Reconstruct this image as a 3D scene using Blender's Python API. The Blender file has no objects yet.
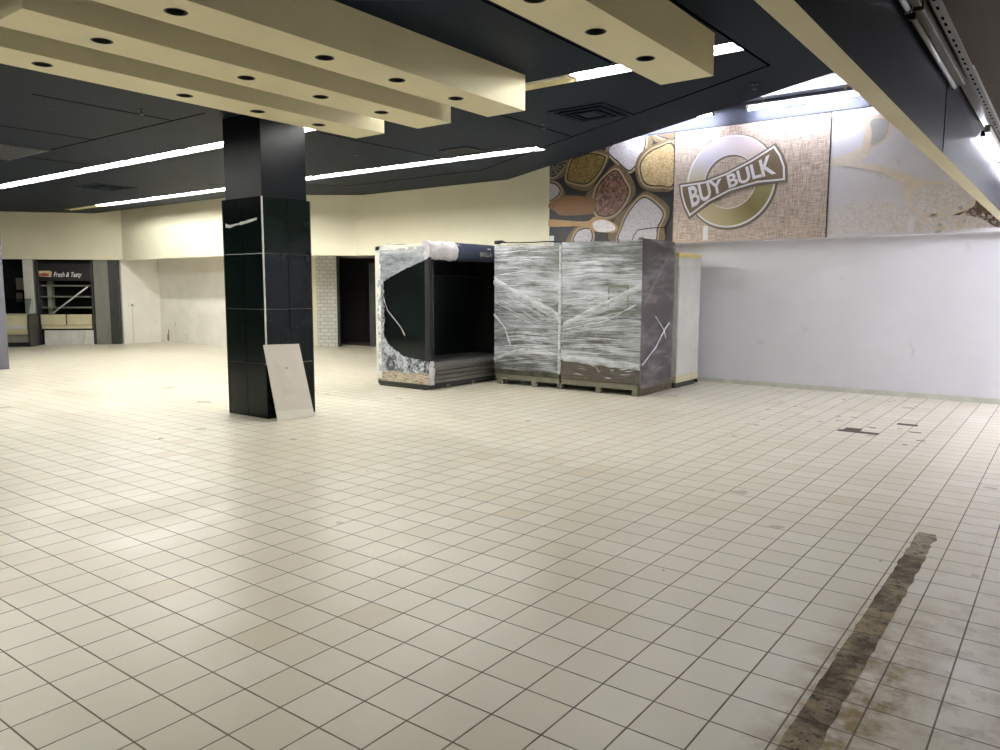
import bpy, bmesh, math, random
from mathutils import Vector, Matrix, noise
random.seed(7)
SC = bpy.context.scene
COL = SC.collection
# ------------------------------------------------------------------ camera
# World axes follow the floor tiles: X and Y run along the grout lines, metres, z = 0 is the floor.
cam_d = bpy.data.cameras.new('camera')
cam = bpy.data.objects.new('camera', cam_d); COL.objects.link(cam)
cam_d.sensor_width = 36.0
cam_d.lens = 763.43 / 1000 * 36.0
cam_d.clip_start = 0.05
cam.matrix_world = (Matrix.Translation((0, 0, 1.6)) @ Matrix.Rotation(0.644, 4, 'Z')
                    @ Matrix.Rotation(math.pi / 2 - 0.1119, 4, 'X') @ Matrix.Rotation(0.0024, 4, 'Z'))
SC.camera = cam
# ------------------------------------------------------------------ world, exposure
w = bpy.data.worlds.new('world'); SC.world = w; w.use_nodes = True
w.node_tree.nodes['Background'].inputs[0].default_value = (0.5, 0.55, 0.6, 1)
w.node_tree.nodes['Background'].inputs[1].default_value = 0.05
SC.view_settings.view_transform = 'Standard'
SC.view_settings.look = 'None'
SC.view_settings.gamma = 1.0
SC.view_settings.use_curve_mapping = False
SC.view_settings.exposure = 0.2
TUBE_E = 146.0          # emission of the lit fluorescent tubes
# ------------------------------------------------------------------ materials
def srgb(r, g, b):
    f = lambda c: c / 12.92 if c <= 0.04045 else ((c + 0.055) / 1.055) ** 2.4
    return (f(r / 255), f(g / 255), f(b / 255), 1)
MATS = {}
def base_mat(name):
    m = bpy.data.materials.new(name); m.use_nodes = True
    MATS[name] = m
    nt = m.node_tree
    return m, nt, nt.nodes['Principled BSDF']
def N(nt, kind, **kw):
    n = nt.nodes.new(kind)
    for k, v in kw.items():
        if k.startswith('i_'): n.inputs[k[2:].replace('_', ' ')].default_value = v
        else: setattr(n, k, v)
    return n
def math_n(nt, op, a, b=None, c=None, clamp=False):
    n = nt.nodes.new('ShaderNodeMath'); n.operation = op; n.use_clamp = clamp
    for i, x in enumerate((a, b, c)):
        if x is None: continue
        if isinstance(x, (int, float)): n.inputs[i].default_value = x
        else: nt.links.new(x, n.inputs[i])
    return n.outputs[0]
def mixc(nt, fac, a, b, mode='MIX'):
    n = nt.nodes.new('ShaderNodeMix'); n.data_type = 'RGBA'; n.blend_type = mode
    for s, x in ((n.inputs[0], fac), (n.inputs[6], a), (n.inputs[7], b)):
        if isinstance(x, (int, float, tuple)): s.default_value = x
        else: nt.links.new(x, s)
    return n.outputs[2]
def ramp(nt, fac, p0, p1, c0=0.0, c1=1.0):
    n = nt.nodes.new('ShaderNodeMapRange'); n.clamp = True
    nt.links.new(fac, n.inputs[0])
    n.inputs[1].default_value = p0; n.inputs[2].default_value = p1
    n.inputs[3].default_value = c0; n.inputs[4].default_value = c1
    return n.outputs[0]
def objco(nt, scale=(1, 1, 1)):
    t = nt.nodes.new('ShaderNodeTexCoord'); mp = nt.nodes.new('ShaderNodeMapping')
    nt.links.new(t.outputs['Object'], mp.inputs[0]); mp.inputs['Scale'].default_value = scale
    return mp.outputs[0]
def tex(nt, co, scale, detail=4, rough=0.55, kind='ShaderNodeTexNoise'):
    n = nt.nodes.new(kind); nt.links.new(co, n.inputs['Vector']); n.inputs['Scale'].default_value = scale
    if kind == 'ShaderNodeTexNoise':
        n.inputs['Detail'].default_value = detail; n.inputs['Roughness'].default_value = rough
    return n
def simple(name, col, rough=0.5, metal=0.0, var=0.06, vs=3.0, dirt=None, dirt_lo=0.58, dirt_hi=0.75, bump=0.0, bs=40, scale=(1, 1, 1), spec=0.5):
    """painted / plain surface with a little uneven colour and optional stains"""
    m, nt, p = base_mat(name)
    co = objco(nt, scale)
    nz = tex(nt, co, vs)
    dark = tuple(c * (1 - 2 * var) for c in col[:3]) + (1,)
    c = mixc(nt, ramp(nt, nz.outputs[0], 0.35, 0.65), dark, col)
    if dirt:
        d = tex(nt, co, vs * 1.7, 8, 0.7)
        c = mixc(nt, ramp(nt, d.outputs[0], dirt_lo, dirt_hi), c, dirt)
    nt.links.new(c, p.inputs['Base Color'])
    p.inputs['Roughness'].default_value = rough; p.inputs['Metallic'].default_value = metal
    p.inputs['Specular IOR Level'].default_value = spec
    if bump:
        b = nt.nodes.new('ShaderNodeBump'); b.inputs['Strength'].default_value = bump; b.inputs['Distance'].default_value = 0.01
        nt.links.new(tex(nt, co, bs).outputs[0], b.inputs['Height']); nt.links.new(b.outputs[0], p.inputs['Normal'])
    return m
def emit(name, col, s):
    m, nt, p = base_mat(name)
    p.inputs['Base Color'].default_value = (0.8, 0.8, 0.8, 1)
    p.inputs['Emission Color'].default_value = col; p.inputs['Emission Strength'].default_value = s
    return m
# tiled floor -------------------------------------------------------
TX0, TY0, TS, TSY = -3.24, 1.94, 0.2253, 0.2271
def floor_material():
    m, nt, p = base_mat('cream_floor_tiles')
    t = nt.nodes.new('ShaderNodeTexCoord'); sep = nt.nodes.new('ShaderNodeSeparateXYZ')
    nt.links.new(t.outputs['Object'], sep.inputs[0]); X, Y = sep.outputs[0], sep.outputs[1]
    def cell(v, o, s):
        q = math_n(nt, 'DIVIDE', math_n(nt, 'SUBTRACT', v, o), s)
        fl = math_n(nt, 'FLOOR', q); fr = math_n(nt, 'SUBTRACT', q, fl)
        d = math_n(nt, 'SUBTRACT', 0.5, math_n(nt, 'ABSOLUTE', math_n(nt, 'SUBTRACT', fr, 0.5)))
        return fl, math_n(nt, 'MULTIPLY', d, s)
    ix, dx = cell(X, TX0, TS); iy, dy = cell(Y, TY0, TSY)
    wob = tex(nt, t.outputs['Object'], 9, 2)
    dd = math_n(nt, 'MINIMUM', dx, dy)
    gw = math_n(nt, 'ADD', 0.0022, math_n(nt, 'MULTIPLY', wob.outputs[0], 0.0022))
    e = math_n(nt, 'SUBTRACT', dd, gw)
    grout = ramp(nt, e, -0.0008, 0.0012, 1.0, 0.0)
    comb = nt.nodes.new('ShaderNodeCombineXYZ'); nt.links.new(ix, comb.inputs[0]); nt.links.new(iy, comb.inputs[1])
    wn = nt.nodes.new('ShaderNodeTexWhiteNoise'); wn.noise_dimensions = '2D'; nt.links.new(comb.outputs[0], wn.inputs['Vector'])
    rnd = wn.outputs['Value']
    base = mixc(nt, rnd, srgb(223, 216, 196), srgb(232, 226, 210))
    odd = ramp(nt, rnd, 0.975, 0.98)
    base = mixc(nt, math_n(nt, 'MULTIPLY', odd, 0.5), base, srgb(210, 194, 164))
    big = tex(nt, t.outputs['Object'], 0.7, 5, 0.6)
    base = mixc(nt, math_n(nt, 'MULTIPLY', ramp(nt, big.outputs[0], 0.45, 0.75), 0.4), base, srgb(212, 200, 172))
    fine = tex(nt, t.outputs['Object'], 7, 8, 0.7)
    base = mixc(nt, math_n(nt, 'MULTIPLY', ramp(nt, fine.outputs[0], 0.3, 0.9), 0.10), base, srgb(190, 180, 158))
    # brown grease around the channel and over the tiles right of it
    d1 = math_n(nt, 'ABSOLUTE', math_n(nt, 'SUBTRACT', X, -0.59))
    near = ramp(nt, d1, 0.12, 0.30, 1.0, 0.0)
    yfade = ramp(nt, Y, 3.4, 4.6, 1.0, 0.0)
    st = tex(nt, t.outputs['Object'], 6.5, 8, 0.72)
    m1 = math_n(nt, 'MULTIPLY', math_n(nt, 'MULTIPLY', near, yfade), ramp(nt, st.outputs[0], 0.36, 0.6))
    xr = math_n(nt, 'MULTIPLY', ramp(nt, X, -0.62, -0.5), ramp(nt, Y, 3.6, 4.8, 1.0, 0.0))
    m2 = math_n(nt, 'MULTIPLY', xr, math_n(nt, 'MULTIPLY', ramp(nt, st.outputs[0], 0.5, 0.68), 0.65))
    xr2 = math_n(nt, 'MULTIPLY', ramp(nt, X, -0.9, -0.3), math_n(nt, 'MULTIPLY', ramp(nt, fine.outputs[0], 0.5, 0.66), 0.3))
    base = mixc(nt, xr2, base, srgb(176, 152, 130))
    base = mixc(nt, math_n(nt, 'MAXIMUM', m1, m2), base, srgb(150, 128, 88))
    # small black specks
    vo = tex(nt, t.outputs['Object'], 1.9, kind='ShaderNodeTexVoronoi')
    base = mixc(nt, ramp(nt, vo.outputs['Distance'], 0.016, 0.022, 0.85, 0.0), base, srgb(60, 52, 42))
    gcol = mixc(nt, ramp(nt, big.outputs[0], 0.4, 0.6), srgb(88, 78, 64), srgb(116, 104, 86))
    c = mixc(nt, math_n(nt, 'MULTIPLY', grout, 0.92), base, gcol)
    nt.links.new(c, p.inputs['Base Color'])
    wear = tex(nt, t.outputs['Object'], 1.6, 3, 0.5)
    r = math_n(nt, 'ADD', ramp(nt, wear.outputs[0], 0.0, 1.0, 0.14, 0.54), math_n(nt, 'MULTIPLY', rnd, 0.06))
    r = math_n(nt, 'MAXIMUM', r, math_n(nt, 'MULTIPLY', grout, 0.85))
    r = math_n(nt, 'MAXIMUM', r, math_n(nt, 'MULTIPLY', m1, 0.7))
    nt.links.new(r, p.inputs['Roughness'])
    p.inputs['Specular IOR Level'].default_value = 0.5
    b = nt.nodes.new('ShaderNodeBump'); b.inputs['Strength'].default_value = 0.35; b.inputs['Distance'].default_value = 0.004
    h = math_n(nt, 'SUBTRACT', math_n(nt, 'MULTIPLY', fine.outputs[0], 0.12), grout)
    h = math_n(nt, 'ADD', h, math_n(nt, 'MULTIPLY', rnd, 0.1))
    nt.links.new(h, b.inputs['Height']); nt.links.new(b.outputs[0], p.inputs['Normal'])
    return m
floor_material()
def brick_mat(name, c1, c2, mortar, bw, bh, ms, coaxis='XZ', rough=0.3, offset=0.5):
    m, nt, p = base_mat(name)
    t = nt.nodes.new('ShaderNodeTexCoord'); sep = nt.nodes.new('ShaderNodeSeparateXYZ'); cb = nt.nodes.new('ShaderNodeCombineXYZ')
    nt.links.new(t.outputs['Object'], sep.inputs[0])
    a, b2 = {'XZ': (0, 2), 'YZ': (1, 2)}[coaxis]
    nt.links.new(sep.outputs[a], cb.inputs[0]); nt.links.new(sep.outputs[b2], cb.inputs[1])
    br = nt.nodes.new('ShaderNodeTexBrick'); nt.links.new(cb.outputs[0], br.inputs['Vector'])
    br.inputs['Color1'].default_value = c1; br.inputs['Color2'].default_value = c2; br.inputs['Mortar'].default_value = mortar
    br.inputs['Scale'].default_value = 1; br.inputs['Brick Width'].default_value = bw; br.inputs['Row Height'].default_value = bh
    br.inputs['Mortar Size'].default_value = ms; br.offset = offset
    nt.links.new(br.outputs[0], p.inputs['Base Color']); p.inputs['Roughness'].default_value = rough
    return m
def burlap():
    m, nt, p = base_mat('burlap_print')
    h = tex(nt, objco(nt, (6, 6, 160)), 1, 5, 0.7); v = tex(nt, objco(nt, (160, 160, 6)), 1, 5, 0.7)
    s = math_n(nt, 'MULTIPLY', math_n(nt, 'ADD', h.outputs[0], v.outputs[0]), 0.5)
    c = mixc(nt, ramp(nt, s, 0.42, 0.58), srgb(138, 118, 106), srgb(232, 216, 206))
    nt.links.new(c, p.inputs['Base Color']); p.inputs['Roughness'].default_value = 0.45
burlap()
def grain(name, c1, c2, c3, sc=34.0, stretch=(1, 1, 1)):
    m, nt, p = base_mat(name)
    co = objco(nt, stretch)
    v = tex(nt, co, sc, kind='ShaderNodeTexVoronoi')
    n = tex(nt, co, 6, 3)
    c = mixc(nt, ramp(nt, v.outputs['Distance'], 0.15, 0.75), c1, c3)
    sepc = nt.nodes.new('ShaderNodeSeparateColor'); nt.links.new(v.outputs['Color'], sepc.inputs[0])
    c = mixc(nt, math_n(nt, 'MULTIPLY', sepc.outputs[0], 0.6), c, c2)
    nt.links.new(c, p.inputs['Base Color']); p.inputs['Roughness'].default_value = 0.5
grain('print_yellow_grain', srgb(168, 146, 86), srgb(126, 102, 52), srgb(92, 74, 38))
grain('print_brown_grain', srgb(86, 50, 42), srgb(176, 134, 112), srgb(34, 18, 16), 26)
grain('print_white_rice', srgb(208, 204, 210), srgb(192, 186, 192), srgb(164, 158, 166), 34)
grain('print_cream_rice', srgb(216, 198, 160), srgb(192, 166, 118), srgb(160, 134, 92), 30)
grain('print_dark_seed', srgb(170, 165, 155), srgb(30, 26, 24), srgb(20, 18, 18), 30)
grain('print_pale_rice', srgb(236, 233, 240), srgb(226, 218, 216), srgb(212, 204, 206), 22)
simple('print_sack', srgb(112, 94, 70), 0.5, var=0.12, vs=9)
simple('print_sack_rim', srgb(170, 146, 114), 0.5, var=0.1, vs=12)
simple('print_black', srgb(28, 32, 38), 0.45, var=0.2, vs=6, dirt=srgb(80, 90, 100), dirt_lo=0.66, dirt_hi=0.72)
simple('print_wood', srgb(122, 84, 42), 0.45, var=0.08, vs=2, scale=(1, 1, 8))
simple('print_spoon', srgb(176, 140, 96), 0.45, var=0.08, vs=3)
simple('print_lavender', srgb(228, 224, 234), 0.4, var=0.04, vs=2.5, dirt=srgb(196, 196, 208))
simple('print_planks', srgb(186, 182, 184), 0.4, var=0.12, vs=5, scale=(1, 1, 9))
simple('print_scoop_edge', srgb(232, 214, 200), 0.4, var=0.05)
simple('print_scoop_grey', srgb(190, 188, 190), 0.4, var=0.05)
simple('print_beige', srgb(234, 222, 212), 0.4, var=0.04, vs=8)
simple('print_taupe', srgb(110, 92, 88), 0.4, var=0.2, vs=8, dirt=srgb(200, 188, 184), dirt_lo=0.5, dirt_hi=0.6)
simple('print_white', srgb(236, 234, 240), 0.35, var=0.02)
simple('print_banner', srgb(124, 106, 88), 0.4, var=0.06, vs=8)
simple('print_shadow', srgb(118, 106, 98), 0.4, var=0.05)
def ring_mat():
    m, nt, p = base_mat('print_ring')
    t = nt.nodes.new('ShaderNodeTexCoord'); sep = nt.nodes.new('ShaderNodeSeparateXYZ'); nt.links.new(t.outputs['Object'], sep.inputs[0])
    a = math_n(nt, 'ARCTAN2', math_n(nt, 'SUBTRACT', sep.outputs[2], 0.96), math_n(nt, 'SUBTRACT', sep.outputs[0], -0.275))
    cr = nt.nodes.new('ShaderNodeValToRGB'); nt.links.new(ramp(nt, a, -math.pi, math.pi), cr.inputs[0])
    el = cr.color_ramp.elements
    el[0].position = 0; el[0].color = srgb(196, 184, 150); el[1].position = 1; el[1].color = srgb(200, 190, 158)
    for pos, c in ((0.12, srgb(206, 190, 156)), (0.25, srgb(176, 164, 124)), (0.36, srgb(128, 118, 74)), (0.48, srgb(158, 150, 106)),
                   (0.58, srgb(214, 196, 192)), (0.74, srgb(224, 212, 222)), (0.88, srgb(208, 204, 222))):
        e = el.new(pos); e.color = c
    nt.links.new(cr.outputs[0], p.inputs['Base Color']); p.inputs['Roughness'].default_value = 0.4
ring_mat()
# paint and building materials
simple('cream_beam_paint', srgb(220, 212, 176), 0.6, var=0.03, vs=1.5)
simple('cream_wall_paint', srgb(228, 223, 198), 0.6, var=0.03, vs=1.2, dirt=srgb(222, 212, 184), dirt_lo=0.62, dirt_hi=0.8)
simple('alcove_white_paint', srgb(232, 229, 220), 0.6, var=0.05, vs=1.4, dirt=srgb(168, 150, 116), dirt_lo=0.64, dirt_hi=0.74)
simple('grey_wall_paint', srgb(226, 226, 234), 0.45, var=0.03, vs=1.1, dirt=srgb(198, 188, 182), dirt_lo=0.62, dirt_hi=0.8)
simple('wall_foot_paint', srgb(214, 214, 204), 0.5, var=0.08, vs=6)
simple('dark_ceiling_paint', srgb(19, 29, 42), 0.5, var=0.12, vs=0.8, spec=0.04)
simple('ceiling_joint_black', srgb(3, 3, 4), 0.9, spec=0.0)
simple('void_ceiling_paint', srgb(150, 156, 168), 0.6, var=0.03)
simple('void_wall_dark', srgb(70, 74, 92), 0.6, var=0.1)
simple('bulkhead_grey_paint', srgb(30, 32, 38), 0.36, var=0.1, vs=2.2, dirt=srgb(48, 45, 50), dirt_lo=0.55, dirt_hi=0.75, spec=0.05)
simple('bay_ceiling_paint', srgb(72, 58, 43), 0.6, var=0.08, vs=1.2, spec=0.15)
simple('olive_metal', srgb(84, 78, 56), 0.35, 0.3, var=0.08)
simple('pillar_upper_paint', srgb(7, 11, 18), 0.4, var=0.12, vs=2, spec=0.12)
simple('grey_pillar_paint', srgb(104, 104, 116), 0.5, var=0.05)
simple('green_black_tile', srgb(9, 21, 20), 0.15, var=0.2, vs=2.5, dirt=srgb(18, 30, 27), dirt_lo=0.6, dirt_hi=0.8, spec=0.16)
simple('pale_grout', srgb(168, 172, 156), 0.8, var=0.06)
simple('white_trim', srgb(206, 208, 206), 0.4, var=0.03)
simple('beige_board', srgb(206, 200, 186), 0.5, var=0.03, vs=2, dirt=srgb(170, 160, 140), dirt_lo=0.68, dirt_hi=0.74)
simple('pale_board_edge', srgb(222, 218, 204), 0.5)
simple('black_paint', srgb(12, 13, 15), 0.5, var=0.1)
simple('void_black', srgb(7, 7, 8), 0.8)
simple('dark_steel', srgb(64, 66, 66), 0.4, 0.5, var=0.1, vs=5)
simple('grey_steel', srgb(136, 136, 134), 0.35, 0.6, var=0.1, vs=4, dirt=srgb(96, 88, 74))
simple('grey_panel', srgb(124, 124, 116), 0.45, var=0.1, vs=2, scale=(1, 1, 0.4))
simple('ivory_plastic', srgb(206, 198, 164), 0.4, var=0.06, vs=4, dirt=srgb(150, 136, 98))
simple('rusty_cream', srgb(196, 188, 170), 0.5, var=0.1, vs=5, scale=(1, 1, 5), dirt=srgb(116, 84, 48), dirt_lo=0.48, dirt_hi=0.62)
simple('fridge_white', srgb(224, 224, 218), 0.35, var=0.05, vs=5, dirt=srgb(176, 160, 130), dirt_lo=0.62, dirt_hi=0.72)
simple('old_white_panel', srgb(206, 206, 200), 0.45, var=0.05, vs=2.5, dirt=srgb(168, 156, 132), dirt_lo=0.6, dirt_hi=0.74)
simple('yellow_strip', srgb(226, 206, 136), 0.4, var=0.05)
simple('green_black_inner', srgb(18, 28, 30), 0.3, var=0.2, vs=2)
simple('fridge_back_grey', srgb(88, 91, 80), 0.45, var=0.14, vs=1.6, dirt=srgb(50, 50, 40), dirt_lo=0.48, dirt_hi=0.62)
simple('fridge_base_brown', srgb(84, 74, 56), 0.5, var=0.25, vs=6, scale=(1, 1, 6), dirt=srgb(150, 140, 118), dirt_lo=0.56, dirt_hi=0.66)
simple('maroon_glass', srgb(58, 48, 50), 0.12, var=0.15, vs=1.4, scale=(1, 1, 0.5))
simple('pallet_grey', srgb(128, 126, 110), 0.6, var=0.12, vs=6)
simple('canopy_blue', srgb(42, 48, 72), 0.35, var=0.1, vs=4)
simple('crumpled_white_film', srgb(214, 210, 216), 0.35, var=0.12, vs=12, bump=0.6, bs=30)
simple('cable_black', srgb(14, 14, 14), 0.5)
simple('rust_red', srgb(170, 80, 54), 0.5, var=0.2, vs=20)
simple('cardboard_tan', srgb(206, 190, 150), 0.5, var=0.1, vs=20)
simple('shelf_edge', srgb(132, 136, 122), 0.35, 0.3)
simple('mortar_dirt', srgb(146, 126, 90), 0.85, var=0.2, vs=7, dirt=srgb(66, 54, 36), dirt_lo=0.42, dirt_hi=0.62, bump=0.8, bs=60)
simple('stain_brown', srgb(178, 160, 122), 0.8, var=0.2, vs=14)
simple('mortar_pale', srgb(176, 164, 140), 0.85, var=0.2, vs=12, dirt=srgb(96, 82, 56), dirt_lo=0.5, dirt_hi=0.6, bump=0.6, bs=60)
simple('missing_tile_mortar', srgb(96, 84, 74), 0.9, var=0.2, vs=30, bump=0.5)
simple('reflector_white', srgb(226, 224, 214), 0.4)
simple('aged_reflector', srgb(242, 230, 184), 0.45, var=0.1, vs=5)
simple('unlit_tube_glass', srgb(196, 198, 196), 0.2)
simple('socket_white', srgb(230, 230, 226), 0.4)
simple('hook_dark', srgb(50, 50, 54), 0.5)
brick_mat('white_wall_tiles', srgb(206, 206, 202), srgb(192, 192, 188), srgb(140, 138, 130), 0.2, 0.1, 0.006, 'XZ', 0.3, 0.5)
emit('lit_tube', (1.0, 0.985, 0.93, 1), TUBE_E)
emit('lit_tube_mural', (0.88, 0.91, 1.0, 1), 170.0)
emit('fill_tube_cold', (0.90, 0.90, 1.0, 1), 380.0)  # glow of the unseen bay battens added as fill
emit('lit_tube_slot', (0.84, 0.86, 1.0, 1), 70.0)
def film_material(name, lo, hi, tint, sx=1.2, sz=26.0, maxf=0.95, amin=0.1, zone=0.5):
    """clear film: broken fine streaks stretched along the wrap, gathered in cloudier zones"""
    m, nt, p = base_mat(name)
    n1 = tex(nt, objco(nt, (sx, sx, sz)), 1.0, 8, 0.72); n2 = tex(nt, objco(nt, (0.8, 0.8, 2.6)), 1.3, 4, 0.6)
    n3 = tex(nt, objco(nt, (sx * 2.6, sx * 2.6, sz * 2.2)), 1.0, 5, 0.7)
    f = math_n(nt, 'ADD', math_n(nt, 'MULTIPLY', n1.outputs[0], 0.6), math_n(nt, 'MULTIPLY', n3.outputs[0], 0.4))
    g = math_n(nt, 'ADD', f, math_n(nt, 'MULTIPLY', math_n(nt, 'SUBTRACT', n2.outputs[0], 0.5), zone))
    fac = ramp(nt, g, lo, hi, amin, maxf)
    tr = nt.nodes.new('ShaderNodeBsdfTransparent'); mx = nt.nodes.new('ShaderNodeMixShader')
    p.inputs['Base Color'].default_value = tint; p.inputs['Roughness'].default_value = 0.2
    b = nt.nodes.new('ShaderNodeBump'); b.inputs['Strength'].default_value = 0.9; b.inputs['Distance'].default_value = 0.02
    nt.links.new(f, b.inputs['Height']); nt.links.new(b.outputs[0], p.inputs['Normal'])
    nt.links.new(fac, mx.inputs[0]); nt.links.new(tr.outputs[0], mx.inputs[1]); nt.links.new(p.outputs[0], mx.inputs[2])
    nt.links.new(mx.outputs[0], nt.nodes['Material Output'].inputs['Surface'])
    return m
def channel_mat():
    m, nt, p = base_mat('channel_mortar')
    t = nt.nodes.new('ShaderNodeTexCoord'); sep = nt.nodes.new('ShaderNodeSeparateXYZ'); nt.links.new(t.outputs['Object'], sep.inputs[0])
    n1 = tex(nt, t.outputs['Object'], 5, 7, 0.7); n2 = tex(nt, t.outputs['Object'], 14, 8, 0.75)
    c = mixc(nt, ramp(nt, n1.outputs[0], 0.4, 0.6), srgb(78, 62, 38), srgb(158, 142, 112))
    c = mixc(nt, ramp(nt, n2.outputs[0], 0.52, 0.62), c, srgb(40, 31, 20))
    fr = math_n(nt, 'FRACT', math_n(nt, 'DIVIDE', math_n(nt, 'SUBTRACT', sep.outputs[1], TY0), TSY))
    d = math_n(nt, 'ABSOLUTE', math_n(nt, 'SUBTRACT', fr, 0.5))
    c = mixc(nt, ramp(nt, d, 0.475, 0.49, 0.0, 0.85), c, srgb(52, 42, 28))
    nt.links.new(c, p.inputs['Base Color']); p.inputs['Roughness'].default_value = 0.8
    b = nt.nodes.new('ShaderNodeBump'); b.inputs['Strength'].default_value = 0.7; b.inputs['Distance'].default_value = 0.008
    nt.links.new(n2.outputs[0], b.inputs['Height']); nt.links.new(b.outputs[0], p.inputs['Normal'])
channel_mat()
film_material('stretch_film', 0.40, 0.66, srgb(220, 224, 232), 1.5, 40.0, 0.92, 0.14, 0.9)
film_material('film_mottled', 0.44, 0.58, srgb(206, 212, 222), 9.0, 9.0, 0.95, 0.1, 0.2)
film_material('stretch_film_clear', 0.46, 0.72, srgb(196, 190, 194), 1.0, 6.0, 0.6, 0.10, 0.6)
film_material('film_band_white', 0.30, 0.55, srgb(226, 230, 236), 3.0, 12.0, 0.9, 0.15, 0.3)
film_material('stretch_film_white', 0.36, 0.66, srgb(196, 202, 212), 2.5, 9.0, 0.85, 0.3, 0.4)
film_material('film_faint', 0.5, 0.8, srgb(90, 116, 118), 2.0, 3.0, 0.2, 0.03)
def glass_mat():
    m, nt, p = base_mat('dark_end_glass')
    tr = nt.nodes.new('ShaderNodeBsdfTransparent'); tr.inputs[0].default_value = (0.7, 0.78, 0.76, 1)
    gl = nt.nodes.new('ShaderNodeBsdfGlossy'); gl.inputs['Roughness'].default_value = 0.05
    fr = nt.nodes.new('ShaderNodeFresnel'); mx = nt.nodes.new('ShaderNodeMixShader')
    nt.links.new(fr.outputs[0], mx.inputs[0]); nt.links.new(tr.outputs[0], mx.inputs[1]); nt.links.new(gl.outputs[0], mx.inputs[2])
    nt.links.new(mx.outputs[0], nt.nodes['Material Output'].inputs['Surface'])
glass_mat()
# ------------------------------------------------------------------ mesh helpers
class MB:
    """collects shapes; build() links them as one mesh object"""
    def __init__(self): self.bm = bmesh.new(); self.mats = []
    def mi(self, m):
        if m is None: return 0
        if m not in self.mats: self.mats.append(m)
        return self.mats.index(m)
    def face(self, pts, m=None):
        vs = [self.bm.verts.new(p) for p in pts]
        f = self.bm.faces.new(vs); f.material_index = self.mi(m); return f
    def box(self, x0, x1, y0, y1, z0, z1, m=None, bev=0.0, M=None):
        vs = [self.bm.verts.new((x, y, z)) for z in (z0, z1) for y in (y0, y1) for x in (x0, x1)]
        fs = [self.bm.faces.new([vs[i] for i in q]) for q in ((0, 2, 3, 1), (4, 5, 7, 6), (0, 1, 5, 4), (2, 6, 7, 3), (0, 4, 6, 2), (1, 3, 7, 5))]
        k = self.mi(m)
        for f in fs: f.material_index = k
        if bev > 0:
            es = list({e for f in fs for e in f.edges})
            r = bmesh.ops.bevel(self.bm, geom=es, offset=bev, segments=2, affect='EDGES', profile=0.6)
            for f in r['faces']: f.material_index = k
            vs = list({v for f in self.bm.faces if f.is_valid for v in f.verts}) if M is not None else vs
        if M is not None and bev == 0:
            for v in vs: v.co = M @ v.co
        return vs
    def prism(self, poly, z0, z1, m=None):
        """poly: xy points, extruded in z"""
        n = len(poly); k = self.mi(m)
        a = [self.bm.verts.new((p[0], p[1], z0)) for p in poly]; b = [self.bm.verts.new((p[0], p[1], z1)) for p in poly]
        fs = [self.bm.faces.new(a[::-1]), self.bm.faces.new(b)]
        for i in range(n): fs.append(self.bm.faces.new((a[i], a[(i + 1) % n], b[(i + 1) % n], b[i])))
        for f in fs: f.material_index = k
    def loftpoly(self, poly, y0, y1, m=None):
        """poly: xz points, extruded in y"""
        n = len(poly); k = self.mi(m)
        a = [self.bm.verts.new((p[0], y0, p[1])) for p in poly]; b = [self.bm.verts.new((p[0], y1, p[1])) for p in poly]
        fs = [self.bm.faces.new(a), self.bm.faces.new(b[::-1])]
        for i in range(n): fs.append(self.bm.faces.new((a[(i + 1) % n], a[i], b[i], b[(i + 1) % n])))
        for f in fs: f.material_index = k
    def polyx(self, poly, x0, x1, m=None):
        """poly: yz points, extruded in x"""
        n = len(poly); k = self.mi(m)
        a = [self.bm.verts.new((x0, p[0], p[1])) for p in poly]; b = [self.bm.verts.new((x1, p[0], p[1])) for p in poly]
        fs = [self.bm.faces.new(a), self.bm.faces.new(b[::-1])]
        for i in range(n): fs.append(self.bm.faces.new((a[(i + 1) % n], a[i], b[i], b[(i + 1) % n])))
        for f in fs: f.material_index = k
    def tube(self, pts, r, m=None, seg=8, cap=True):
        k = self.mi(m); rings = []
        pts = [Vector(p) for p in pts]; rr = r if isinstance(r, (list, tuple)) else [r] * len(pts)
        up = Vector((0, 0, 1))
        for i, p in enumerate(pts):
            t = (pts[min(i + 1, len(pts) - 1)] - pts[max(i - 1, 0)]).normalized()
            a = t.cross(up)
            if a.length < 1e-3: a = t.cross(Vector((1, 0, 0)))
            a.normalize(); b = t.cross(a).normalized()
            rings.append([self.bm.verts.new(p + (a * math.cos(j * 2 * math.pi / seg) + b * math.sin(j * 2 * math.pi / seg)) * rr[i]) for j in range(seg)])
        for q, s in zip(rings, rings[1:]):
            for j in range(seg):
                f = self.bm.faces.new((q[j], q[(j + 1) % seg], s[(j + 1) % seg], s[j])); f.material_index = k; f.smooth = True
        if cap:
            for q in (rings[0], rings[-1]):
                f = self.bm.faces.new(q); f.material_index = k
    def transform(self, M):
        bmesh.ops.transform(self.bm, matrix=M, verts=self.bm.verts)
    def build(self, name, mat=None, parent=None, M=None):
        if M is not None: self.transform(M)
        bmesh.ops.recalc_face_normals(self.bm, faces=self.bm.faces)
        me = bpy.data.meshes.new(name); self.bm.to_mesh(me); self.bm.free()
        if mat: me.materials.append(MATS[mat])
        for x in self.mats: me.materials.append(MATS[x])
        o = bpy.data.objects.new(name, me); COL.objects.link(o)
        if parent is not None: o.parent = parent
        return o
def tag(o, label=None, cat=None, group=None, kind=None):
    if label: o['label'] = label
    if cat: o['category'] = cat
    if group: o['group'] = group
    if kind: o['kind'] = kind
    return o
def thing(name, label, cat, loc=(0, 0, 0), rz=0.0, group=None):
    o = bpy.data.objects.new(name, None); COL.objects.link(o); o.empty_display_size = 0.1
    o.location = loc; o.rotation_euler = (0, 0, rz)
    return tag(o, label, cat, group)
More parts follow.
